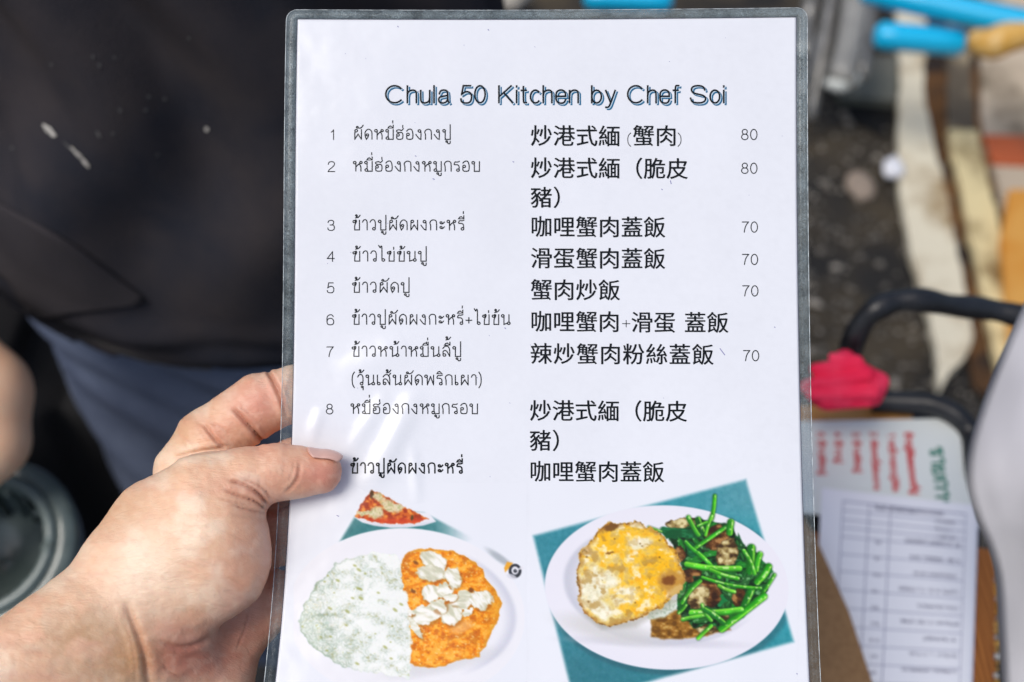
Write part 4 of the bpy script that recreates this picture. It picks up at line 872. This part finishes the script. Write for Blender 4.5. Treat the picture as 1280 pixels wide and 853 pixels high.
#FLAP
# white paint marks, laid on the shirt
def bvh_of(o):
    dg = bpy.context.evaluated_depsgraph_get(); return BVHTree.FromObject(o, dg)
bpy.context.view_layer.update(); SB = bvh_of(shirt)
MWI = shirt.matrix_world.inverted()
def on_shirt(px, py, off=.0012):
    v = Vector(P(px, py, 1.0)) - cam.location
    v.normalize(); hit = SB.ray_cast(MWI @ cam.location, v)
    return None if hit[0] is None else (shirt.matrix_world @ hit[0]) - v * off
M_mark = mat('white_paint_mark', (.62, .60, .55), .8, noise=(300, (.25, .24, .22), .45, .65))
M_mark2 = mat('faint_paint_mark', (.10, .10, .10), .9)
def mark(cx, cy, rx, ry, an, m):
    V = []; n = 12
    c0 = on_shirt(cx, cy)
    if c0 is None: return
    V.append(c0)
    for i in range(n):
        a = 2 * math.pi * i / n; k = random.uniform(.75, 1.15); x, y = rx * math.cos(a) * k, ry * math.sin(a) * k
        p = on_shirt(cx + x * math.cos(R(an)) - y * math.sin(R(an)), cy + x * math.sin(R(an)) + y * math.cos(R(an)))
        if p is None: return
        V.append(p)
    mesh('paint_mark', V, [(0, 1 + i, 1 + (i + 1) % n) for i in range(n)], m, shirt)
PINV[shirt.name] = Matrix.Identity(4)
for a in ((60, 162, 9, 4, 40, M_mark), (66, 168, 5, 2.5, 40, M_mark), (84, 182, 7, 1.2, 45, M_mark2), (98, 194, 8, 2.6, 40, M_mark), (107, 204, 8, 2.6, 48, M_mark), (92, 188, 6, 1.6, 45, M_mark),
          (258, 162, 2.6, 2.6, 0, M_mark), (124, 82, 2.4, 2.4, 0, M_mark2), (143, 72, 2, 2, 0, M_mark2), (116, 71, 2, 2, 0, M_mark2), (64, 81, 1.8, 1.8, 0, M_mark2), (186, 121, 2.4, 2.4, 0, M_mark2), (206, 124, 2.6, 2.6, 0, M_mark2),
          (150, 138, 3, 2, 60, M_mark2), (182, 138, 3, 2, 0, M_mark2), (123, 168, 5, 2, 60, M_mark2), (141, 167, 2, 2, 0, M_mark2), (236, 48, 2, 2, 0, M_mark2), (197, 194, 1.8, 1.8, 0, M_mark2), (15, 185, 1.8, 1.8, 0, M_mark2)):
    mark(*a)

# lighter side flap of the shirt, its edge slanting down to the hem
def flap(name, top, bot, mt, off):
    A = catmull([np.array(p, float) for p in top], 6); B = catmull([np.array(p, float) for p in bot], 6); n = min(len(A), len(B)); nv_ = 14; V = []
    for j in range(nv_ + 1):
        for i in range(n):
            q = A[i] * (1 - j / nv_) + B[i] * (j / nv_); p = on_shirt(q[0], q[1], off * (1 if 0 < j else .6)); V.append(p if p is not None else Vector(P(q[0], q[1], .93)))
    return mesh(name, V, grid_faces(n, nv_ + 1), mt, shirt, True)
M_flap = mat('faded_black_cotton', (.042, .039, .044), 1, spec=.03, noise=(20, (.050, .045, .048), .35, .7), bump=(900, .35, .001))
o = flap('shirt_flap', [(-30, 236), (30, 270), (90, 305), (140, 342), (180, 374)], [(-30, 330), (10, 352), (42, 398), (90, 392), (176, 380)], M_flap, .0032)
o['label'] = 'faded grey side flap of the black t-shirt'; md = o.modifiers.new('cloth', 'SOLIDIFY'); md.thickness = .0012; md.offset = -1

# ================================================================== BEHIND HIM, LEFT EDGE
M_blk = mat('black_nylon', (.006, .006, .007), .7, spec=.3, noise=(12, (.012, .011, .012), .4, .7))
def soft_box(name, lo, hi, mt, label, cat, amp=.012, n=20, seed=500):
    bm = bmesh.new(); bmesh.ops.create_cube(bm, size=1.0); bmesh.ops.bevel(bm, geom=list(bm.edges), offset=.12, segments=3, affect='EDGES')
    bmesh.ops.subdivide_edges(bm, edges=list(bm.edges), cuts=3, use_grid_fill=True); bmesh.ops.triangulate(bm, faces=bm.faces)
    lo = np.array(lo); hi = np.array(hi)
    for v in bm.verts:
        p = lo + (np.array(v.co) + .5) * (hi - lo); k = float(fbm(np.array(p[0] * 14 + p[2] * 7), np.array(p[1] * 14 + p[2] * 9), 3, seed)) - .5
        v.co = Vector(p) + Vector(v.co).normalized() * k * amp * 2
    me = bpy.data.meshes.new(name); bm.to_mesh(me); bm.free(); o = link(name, me, mt, None, True); return tag(o, label, cat)
soft_box('bag', (-1.15, .62, .02), (-.42, 1.35, .62), M_blk, 'large black bag standing on the ground at the left, behind the forearm', 'bag', .03)
soft_box('dark_cloth', (-1.05, .98, .62), (-.40, 1.34, 1.06), M_blk, 'black cloth heaped on the bag at the left edge, behind the man', 'cloth', .05, seed=520)
# second person's elbow at the left edge
hp = SDF((-.56, -.16, .70), (-.34, .06, .92), .0025)
def K2(a, b, ra, rb): return hp.cap(cs(*a), cs(*b), ra * a[2] / FPX, rb * b[2] / FPX)
hp.add(K2((-175, 330, .80), (-18, 480, .80), 62, 46), .01); hp.add(K2((-18, 500, .80), (-14, 545, .80), 52, 48), .02); hp.add(K2((-14, 560, .80), (-130, 680, .80), 40, 38), .015)
M_arm = mat('tanned_skin', (.88, .52, .33), .5, noise=(30, (.92, .62, .42), .35, .7)); M_arm.node_tree.nodes['Principled BSDF'].inputs['Subsurface Weight'].default_value = .1
p2 = empty('person', P(-20, 520, .80), 'bare bent elbow of a second person at the left edge, beside the black bag', 'person')
sdf_mesh('arm', hp, hp.f, M_arm, p2)

# ribbed glass bowl under the elbow
bowl = empty('glass_bowl', P(-4, 700, .86), 'grey green ribbed glass bowl at the lower left edge, above the wrist', 'bowl')
M_glass = mat('grey_green_glass', (.09, .12, .115), .18, spec=.6, noise=(25, (.17, .21, .20), .4, .7)); M_glass2 = mat('dark_glass', (.05, .065, .06), .25)
bc = np.array(P(-2, 690, .86)); prof = [(.028, -.035), (.046, -.028), (.062, -.006), (.067, .018), (.064, .026), (.054, .027), (.044, .020), (.042, .0), (.036, -.02), (.001, -.026)]
V = []; NT = 64
axq = Matrix.Rotation(R(18), 3, 'X')
def bp_(r, z, a): return bc + np.array(axq @ Vector((r * math.cos(a), r * math.sin(a), z)))
for (r, z) in prof:
    for i in range(NT): V.append(bp_(r, z, 2 * math.pi * i / NT))
mesh('bowl_body', V, grid_faces(NT, len(prof), True), M_glass, bowl, True)
for i in range(18):
    a = 2 * math.pi * i / 18; pts = [bp_(.0415, .018, a), bp_(.040, .0, a), bp_(.034, -.02, a)]
    tube('rib', pts, .0028, M_glass2 if i % 2 else M_glass, bowl, 8)
tube('rim', [bp_(.049, .0275, 2 * math.pi * i / 40) for i in range(41)], .0042, mat('pale_glass', (.17, .21, .20), .15), bowl, 8, n=1)
# table under the bowl
tp = P(-30, 720, .93); zt0 = float(bc[2] - .045)
o = prism('side_table', [(-1.0, bc[1] - .14, zt0), (-.385, bc[1] - .14, zt0), (-.385, bc[1] + .10, zt0), (-1.0, bc[1] + .10, zt0)], (0, 0, -.02), mat('dark_tabletop', (.015, .015, .014), .5), None, .004)
tag(o, 'dark table top carrying the ribbed glass bowl at the lower left', 'table')
for (x, y) in ((-.41, bc[1] - .11), (-.41, bc[1] + .07), (-.96, bc[1] - .11), (-.96, bc[1] + .07)):
    prism('leg', [(x - .015, y - .015, zt0 - .021), (x + .015, y - .015, zt0 - .021), (x + .015, y + .015, zt0 - .021), (x - .015, y + .015, zt0 - .021)], (0, 0, -zt0 + .021), M_blk, o)

# ================================================================== RIGHT: BLUE TUBES, STEEL LEGS, BLACK HANDLE, PAPERS
M_bluep = mat('sky_blue_plastic', (.002, .50, .86), .32, spec=.5); M_dk = mat('dark_rubber', (.02, .018, .016), .6); M_yel = mat('yellow_wood', (.66, .36, .06), .5, noise=(60, (.72, .50, .20), .4, .7))
def rod(px0, py0, z0, px1, py1, z1, rad, mt, name, parent=None, taper=.86):
    a, b = G(px0, py0, z0), G(px1, py1, z1); L = np.linalg.norm(b - a); d = (b - a) / L
    pts = [a, a + d * .004, a + d * .012] + [a + d * L * k for k in (.25, .5, .75)] + [b - d * .012, b - d * .004, b]
    N = len(pts) - 1; rr = [taper * .6, taper * .9, 1, 1, 1, 1, 1, taper * .9, taper * .6]
    return tube(name, pts, rad, mt, parent, 20, True, 1, lambda t: rad * rr[int(round(t * N))])
e1 = empty('blue_tube', G(1150, 50, .3), 'shorter blue tube with a yellow grip, lower of the crossed blue tubes at top right', 'tube')
rod(1093, 44, .30, 1207, 54, .30, .0245, M_bluep, 'tube_body', e1)
rod(1208, 53, .30, 1226, 50, .30, .012, mat('grey_collar', (.16, .15, .14), .4), 'collar', e1)
tube('grip', [G(1216, 50, .37), G(1238, 55, .38), G(1258, 48, .39), G(1292, 42, .40)], .02, M_yel, e1, 16, True, 6, lambda t: .014 + .013 * math.sin(.3 + t * 2.5))
e2 = empty('blue_tube', G(1180, 20, .36), 'long blue tube slanting down to the right corner above the shorter blue one', 'tube')
rod(1075, -14, .36, 1420, 62, .36, .0235, M_bluep, 'tube_body', e2)
tag(rod(730, -2, .36, 840, 2, .36, .020, M_bluep, 'blue_tube'), 'short piece of blue tube peeking over the top edge of the card', 'tube')
tag(rod(1200, 8, .33, 1420, 52, .33, .018, mat('deep_blue_plastic', (.01, .28, .46), .35), 'blue_tube'), 'darker blue tube behind the long one at the top right corner', 'tube')
# steel stool legs
M_steel = mat('dull_steel', (.20, .20, .195), .38, metal=.5, noise=(40, (.33, .33, .32), .4, .7)); M_foot = mat('white_rubber', (.62, .66, .64), .5)
st = empty('metal_stool', G(1040, 60, 0), 'grey steel stool frame with white foot caps, beside the top right corner of the card', 'stool')
M_clear = mat('cloudy_plastic', (.24, .24, .23), .3, noise=(20, (.34, .34, .32), .4, .7))
tube('leg', [G(1050, 104, .16), G(1064, 40, .20), G(1078, -60, .26)], .026, M_clear, st, 16, True, 4)
tube('leg', [G(1078, 96, .16), G(1086, 30, .20), G(1096, -60, .26)], .011, M_steel, st, 12, True, 4)
tube('leg', [G(1012, 150, .08), G(1030, 60, .16), G(1044, -40, .24)], .011, M_steel, st, 12, True, 4)
tube('leg', [G(1004, 70, .14), G(1012, 20, .16), G(1016, -40, .24)], .018, M_steel, st, 12, True, 4)
tube('crossbar', [G(1000, 118, .14), G(1026, 46, .16), G(1046, -8, .19)], .008, M_steel, st, 12, True, 4)
tube('foot_cap', [G(1035, 101, .155), G(1050, 107, .155), G(1070, 97, .155)], .013, M_foot, st, 12, True, 4)
tube('stool_upright', [G(1050, 107, .15), G(1050, 107, .0)], .010, M_dk, st, 10, True, 2)
# pale rag behind the top of the card and litter on the ground
def lump(name, px, py, z, rad, mt, label, cat, sq=(1, 1, .6), amp=.35, seed=600, parent=None):
    bm = bmesh.new(); bmesh.ops.create_icosphere(bm, subdivisions=4, radius=1)
    for v in bm.verts:
        k = float(fbm(np.array(v.co.x * 2 + 9 + v.co.z), np.array(v.co.y * 2 + 9 - v.co.z), 3, seed)) - .5; v.co *= 1 + amp * 2 * k; v.co = Vector((v.co.x * sq[0], v.co.y * sq[1], v.co.z * sq[2])) * rad
        v.co += Vector(G(px, py, z))
    me = bpy.data.meshes.new(name); bm.to_mesh(me); bm.free(); o = link(name, me, mt, parent, True)
    if label: tag(o, label, cat)
    return o
M_rag = mat('pale_rag', (.42, .38, .32), .9, noise=(40, (.62, .60, .55), .4, .65))
lump('rag', 590, -4, .06, .07, M_rag, 'crumpled pale rag behind the top left part of the card', 'rag', (1.5, .7, .5), .4, 610)
lump('paper_scrap', 1118, 211, .034, .028, mat('white_scrap', (.74, .76, .82), .7), 'small crumpled white paper scrap at the left edge of the painted kerb', 'scrap', (.7, 1, .5), .35, 620)
lump('paper_scrap', 1076, 232, .01, .03, mat('beige_scrap', (.30, .24, .19), .8), 'small beige scrap lying on the dark road', 'scrap', (.8, 1.3, .3), .4, 630)
o = prism('plank', [G(1252, 300, .05), G(1262, 235, .05), G(1420, 240, .05), G(1420, 520, .05), G(1268, 480, .05)], (0, 0, -.022), mat('orange_wood', (.62, .26, .03), .6, noise=(10, (.70, .38, .09), .35, .7)), None, .003); tag(o, 'orange brown plank lying on the pavement at the right edge', 'plank')

# black padded handle, its black frame and the pink cloth knotted on it
M_foam = mat('black_foam', (.012, .013, .016), .38, spec=.5, noise=(50, (.02, .022, .027), .4, .7), bump=(120, .2, .002))
hd = empty('black_handle', P(1150, 400, .82), 'black padded handle bar curving up from the pink cloth on the right', 'handle')
tube('grip', [P(1062, 470, .84), P(1064, 445, .83), P(1070, 418, .82), P(1088, 392, .81), P(1115, 378, .81), P(1150, 375, .81), P(1190, 382, .82), P(1230, 386, .83), P(1265, 393, .83), P(1300, 404, .83), P(1350, 430, .84)], .0082, M_foam, hd, 20, True, 8, lambda t: .0084 + .0006 * math.sin(t * 40))
tube('inner_rail', [P(1056, 450, .85), P(1060, 424, .84), P(1076, 400, .83)], .005, M_foam, hd, 12)
tube('rail', [P(1090, 502, .86), P(1130, 503, .855), P(1165, 506, .85), P(1196, 520, .845), P(1214, 545, .84), P(1220, 590, .82), P(1228, 660, .80), P(1236, 760, .78), P(1240, 900, .75)], .0085, M_foam, hd, 16)
cloth = []; M_pink = mat('pink_cloth', (.94, .022, .085), .8, spec=.25, noise=(60, (.97, .06, .14), .4, .7), bump=(700, .3, .001)); M_pink.node_tree.nodes['Principled BSDF'].inputs['Subsurface Weight'].default_value = .0
cl = SDF((.185, -.065, .775), (.29, .0, .87), .0009)
def K3(a, b, ra, rb, q=1.0): return cl.cap(cs(*a), cs(*b), ra * a[2] / FPX, rb * b[2] / FPX, q)
for (a, b, ra, rb) in (((1036, 488, .81), (1080, 484, .81), 26, 26), ((1056, 452, .81), (1060, 482, .81), 15, 24), ((1010, 484, .808), (1040, 478, .805), 10, 14), ((1020, 462, .804), (1070, 456, .80), 8, 9), ((1016, 480, .80), (1085, 470, .796), 7, 8), ((1014, 494, .80), (1092, 492, .795), 7, 8), ((1030, 503, .802), (1085, 504, .80), 6, 6), ((1074, 460, .80), (1100, 478, .805), 9, 11), ((1100, 476, .806), (1094, 500, .808), 10, 7), ((1040, 446, .805), (1072, 450, .80), 5, 6)):
    cl.add(K3(a, b, ra, rb), .0028)
for (a, b, r) in (((1090, 470, .794), (1094, 486, .794), 3.2), ((1022, 472, .795), (1084, 464, .790), 1.6), ((1018, 487, .795), (1090, 482, .789), 1.6)): cl.f = np.maximum(cl.f, -(K3(a, b, r, r))).astype(np.float32)
o = sdf_mesh('cloth', cl, cl.f, M_pink, None); o.name = 'pink_cloth'; tag(o, 'bright pink cloth knotted round the end of the black handle', 'cloth')

# tray with boards and papers, lower right
ZT = .80
def flat(name, pts, z, th, mt, parent=None, label=None, cat=None, bevel=0):
    o = prism(name, [G(x, y, z) for x, y in pts], (0, 0, -th), mt, parent, bevel)
    if label: tag(o, label, cat)
    return o
M_wood = mat('brown_board', (.30, .10, .022), .42, spec=.4); nt = M_wood.node_tree
w = nt.nodes.new('ShaderNodeTexWave'); w.inputs['Scale'].default_value = 16; w.inputs['Distortion'].default_value = 5; w.inputs['Detail'].default_value = 4; w.bands_direction = 'X'
tcn = nt.nodes.new('ShaderNodeTexCoord'); mpn = nt.nodes.new('ShaderNodeMapping'); mpn.inputs['Scale'].default_value = (5, .7, 1); nt.links.new(tcn.outputs['Object'], mpn.inputs[0]); nt.links.new(mpn.outputs[0], w.inputs['Vector'])
rp = nt.nodes.new('ShaderNodeValToRGB'); rp.color_ramp.elements[0].color = (.24, .07, .012, 1); rp.color_ramp.elements[1].color = (.50, .19, .04, 1); nt.links.new(w.outputs['Fac'], rp.inputs[0]); nt.links.new(rp.outputs[0], nt.nodes['Principled BSDF'].inputs['Base Color'])
tr = flat('tray', [(960, 512), (1190, 512), (1224, 545), (1262, 980), (960, 980)], ZT - .012, .03, mat('black_tray', (.008, .008, .009), .45), None, 'black tray holding the papers and boards at the lower right', 'tray', .003)
for (x, y) in ((1000, 530), (1180, 530), (1010, 900), (1230, 900)):
    q = G(x, y, ZT - .0425); prism('leg', [(q[0] - .012, q[1] - .012, q[2]), (q[0] + .012, q[1] - .012, q[2]), (q[0] + .012, q[1] + .012, q[2]), (q[0] - .012, q[1] + .012, q[2])], (0, 0, -q[2] + .001), M_dk, tr)
flat('wooden_clipboard', [(985, 506), (1120, 503), (1136, 507), (1142, 520), (1142, 560), (985, 560)], ZT + .004, .006, mat('tan_wood', (.62, .32, .09), .5, noise=(30, (.48, .22, .06), .4, .7)), None, 'tan wooden board under the far edge of the laminated red text card', 'board', .0015)
bd = flat('wooden_board', [(1010, 660), (1060, 680), (1236, 684), (1246, 694), (1247, 760), (1244, 930), (1010, 930)], ZT + .006, .010, M_wood, None, 'reddish brown wooden board with a worn right edge, under the price list sheet', 'board', .0015)
for k in range(26):
    y = 700 + k * 8; x = 1246.5 + random.uniform(-1.4, 1.2); q = G(x, y, ZT + .0065); s_ = random.uniform(.0006, .0018)
    prism('chip', [(q[0] - s_, q[1] - s_, q[2]), (q[0] + s_, q[1] - s_, q[2]), (q[0] + s_, q[1] + s_, q[2]), (q[0] - s_, q[1] + s_ * .6, q[2])], (0, 0, -.002), M_yel if k % 3 else M_rag, bd)
flat('brown_flap', [(1024, 560), (1024, 640), (1032, 640), (1032, 560)], ZT + .0065, .003, M_wood, None, 'dark brown board edge showing beside the white papers', 'board')
# white laminated card, red and green lettering turned a quarter
M_card = mat('white_card', (.74, .79, .78), .45, coat=.3); wc = [(985, 527), (1197, 523), (1203, 532), (1224, 660), (985, 640)]
card = flat('laminated_card', wc, ZT + .0115, .0012, M_card, None, 'white laminated card with red and green lettering turned sideways, below the pink cloth', 'card')
M_redi = mat('red_print', (.62, .07, .08), .6); M_gri = mat('green_print', (.03, .22, .16), .6); M_greyf = mat('grey_film_edge', (.22, .21, .23), .4)
flat('film_edge', [(1196.5, 524), (1201, 524), (1209, 536), (1226, 640), (1224.2, 656), (1203.5, 532)], ZT + .0121, .0008, M_greyf, card)
def lay(acc, name, mt, z, parent, to):
    V = [to(x, y, z + (0.00002 * (k % 5))) for k, (x, y) in enumerate(acc[0])]; return mesh(name, V, acc[1], mt, parent)
def side_text(text, xb, y0, y1, h_, hw, m, slant, table=TH):
    """reads downwards: the baseline runs along x = xb, letters' tops point right"""
    st, w = strokes(text, table, .26); sx = (y1 - y0) / w; a = new()
    write_px(a, [[(xb + b * h_ + slant * aa * sx, y0 + aa * sx) for aa, b in p] for p in st], hw)
    lay(a, 'printed_line', m, ZT + .0119, card, G)
for (tx, xb, y1, sl) in (('5 ข้าวผัดปู', 1022, 593, .05), ('4 ข้าวปู', 1043, 578, .05), ('3 ข้าวผัดปู', 1066, 590, .06), ('2 ผัดหมี่ฮ่องกง', 1088, 612, .07), ('1 หมี่กรอบปูผัด', 1110, 614, .09), ('ข้าวปูผัดผงกะหรี่ปู', 1131, 617, .11)):
    st = tx.split(' ', 1)
    if len(st) == 2 and st[0].isdigit(): side_text(st[0], xb, 541, 545.5, 8, .8, M_redi, sl, LAT); side_text(st[1], xb + .6, 551, y1, 6.2, .95, M_redi, sl)
    else: side_text(tx, xb, 541, y1, 6.5, 1.1, M_redi, sl)
side_text('รายการ', 1163, 560, 634, 14, 1.9, M_gri, .13)
# price list sheet
M_sheet = mat('white_sheet', (.82, .84, .92), .7); M_lineg = mat('grey_blue_print', (.33, .35, .48), .8); M_linek = mat('dark_blue_print', (.14, .15, .25), .8)
c00, c10, c01, c11 = (1030, 611), (1221, 632), (1012, 900), (1212, 905)
def quad(u, v): return ((c00[0] * (1 - u) + c10[0] * u) * (1 - v) + (c01[0] * (1 - u) + c11[0] * u) * v, (c00[1] * (1 - u) + c10[1] * u) * (1 - v) + (c01[1] * (1 - u) + c11[1] * u) * v)
sheet = flat('price_list', [(1027, 610), (1221, 632), (1211, 905), (1025, 905), (1024, 680)], ZT + .0136, .0008, M_sheet, None, 'white printed price list with ruled rows lying on the boards at lower right', 'paper')
flat('under_sheet', [(1217, 640), (1223, 641), (1214, 905), (1208, 905)], ZT + .0126, .0006, mat('under_sheet', (.66, .67, .78), .7), None, 'second white sheet showing along the right edge of the price list', 'paper')
a = new(); b2 = new(); yoff = .02
def ql(acc, u0, v0, u1, v1, hw): write_px(acc, [[quad(u0, v0), quad(u1, v1)]], hw)
ql(a, .13, .045, .13, 1, .7); ql(a, .93, .045, .93, 1, .5); ql(a, .30, .045, .30, 1, .7); ql(a, .44, .07, .44, 1, .7); ql(a, .13, .045, .93, .045, .8); 
rowsv = [.085, .125, .16, .20, .275, .35, .43, .51, .59, .67, .75, .83, .91]
for v in rowsv: ql(a, .13, v, .93, v, .6)
lay(a, 'ruled_lines', M_lineg, ZT + .0137, sheet, G)
def scrib(acc, u0, u1, v, hh, dens=.0072):
    u = u0
    while u < u1:
        w_ = random.uniform(.004, .012)
        if random.random() < .86:
            x, y = quad(u, v); x2, y2 = quad(u + w_, v); k = random.choice(('v', 'o', 'h'))
            if k == 'v': write_px(acc, [[(x, y - hh), (x, y)], [(x, y), (x2, y2)]], .42)
            elif k == 'o': write_px(acc, [ell((x + x2) / 2, y - hh / 2, 1.1, hh / 2, 0, 360, 8)], .4)
            else: write_px(acc, [[(x, y - hh), (x2, y2 - hh), (x2, y2)]], .42)
        u += w_ + .004
scrib(b2, .34, .78, .062, 4.2); scrib(b2, .34, .60, .066, 3)
for k, v in enumerate((.095, .13, .165)): scrib(b2, .74, .86, v, 3)
k = 0
v = .195
for i in range(22):
    s0 = .5 + random.uniform(.02, .2) if i % 2 == 0 else .62 + random.uniform(-.06, .1)
    scrib(b2 if i % 2 == 0 else a, s0, .90, v, 3.4 if i % 2 == 0 else 2.4)
    if i % 2 == 0: scrib(b2, .35, .40, v + .02, 3)
    v += .036
lay(b2, 'printed_text', M_linek, ZT + .0138, sheet, G)
# brown cardboard over the lower left corner of the list
M_kraft = mat('brown_cardboard', (.30, .17, .075), .8, noise=(300, (.24, .13, .055), .4, .65), bump=(500, .3, .0006))
flat('cardboard', [(1000, 640), (1018, 668), (1026, 684), (1062, 765), (1108, 905), (990, 905)], ZT + .019, .003, M_kraft, None, 'brown cardboard flap lying over the lower left corner of the price list', 'cardboard', .0008)
# pale plastic sheet standing at the right edge, close to the camera
edge = catmull([np.array(q, float) for q in [(1312, 330), (1290, 372), (1264, 428), (1237, 495), (1217, 560), (1214, 605), (1224, 645), (1240, 682), (1251, 725), (1255, 785), (1259, 860), (1264, 960)]], 8)
V = []; nc = 22
for q in edge:
    for i in range(nc + 1):
        x = q[0] + i * 14.0; dd = .63 - .055 * math.sin(min(i / 9, 1) * math.pi / 2) - .05 * (q[1] - 372) / 580 + .0035 * math.sin(x / 23 + q[1] / 70) + .012 * (float(fbm(np.array(x / 60.), np.array(q[1] / 140.), 3, 720)) - .5)
        V.append(P(x, q[1], dd))
o = mesh('plastic_sheet', V, grid_faces(nc + 1, len(edge)), mat('pale_plastic', (.66, .66, .72), .5, spec=.3, noise=(7, (.76, .76, .81), .4, .65)), None, True)
md = o.modifiers.new('thickness', 'SOLIDIFY'); md.thickness = .006; md.offset = 0
tag(o, 'pale grey white plastic sheet standing along the right edge beside the tray', 'sheet')
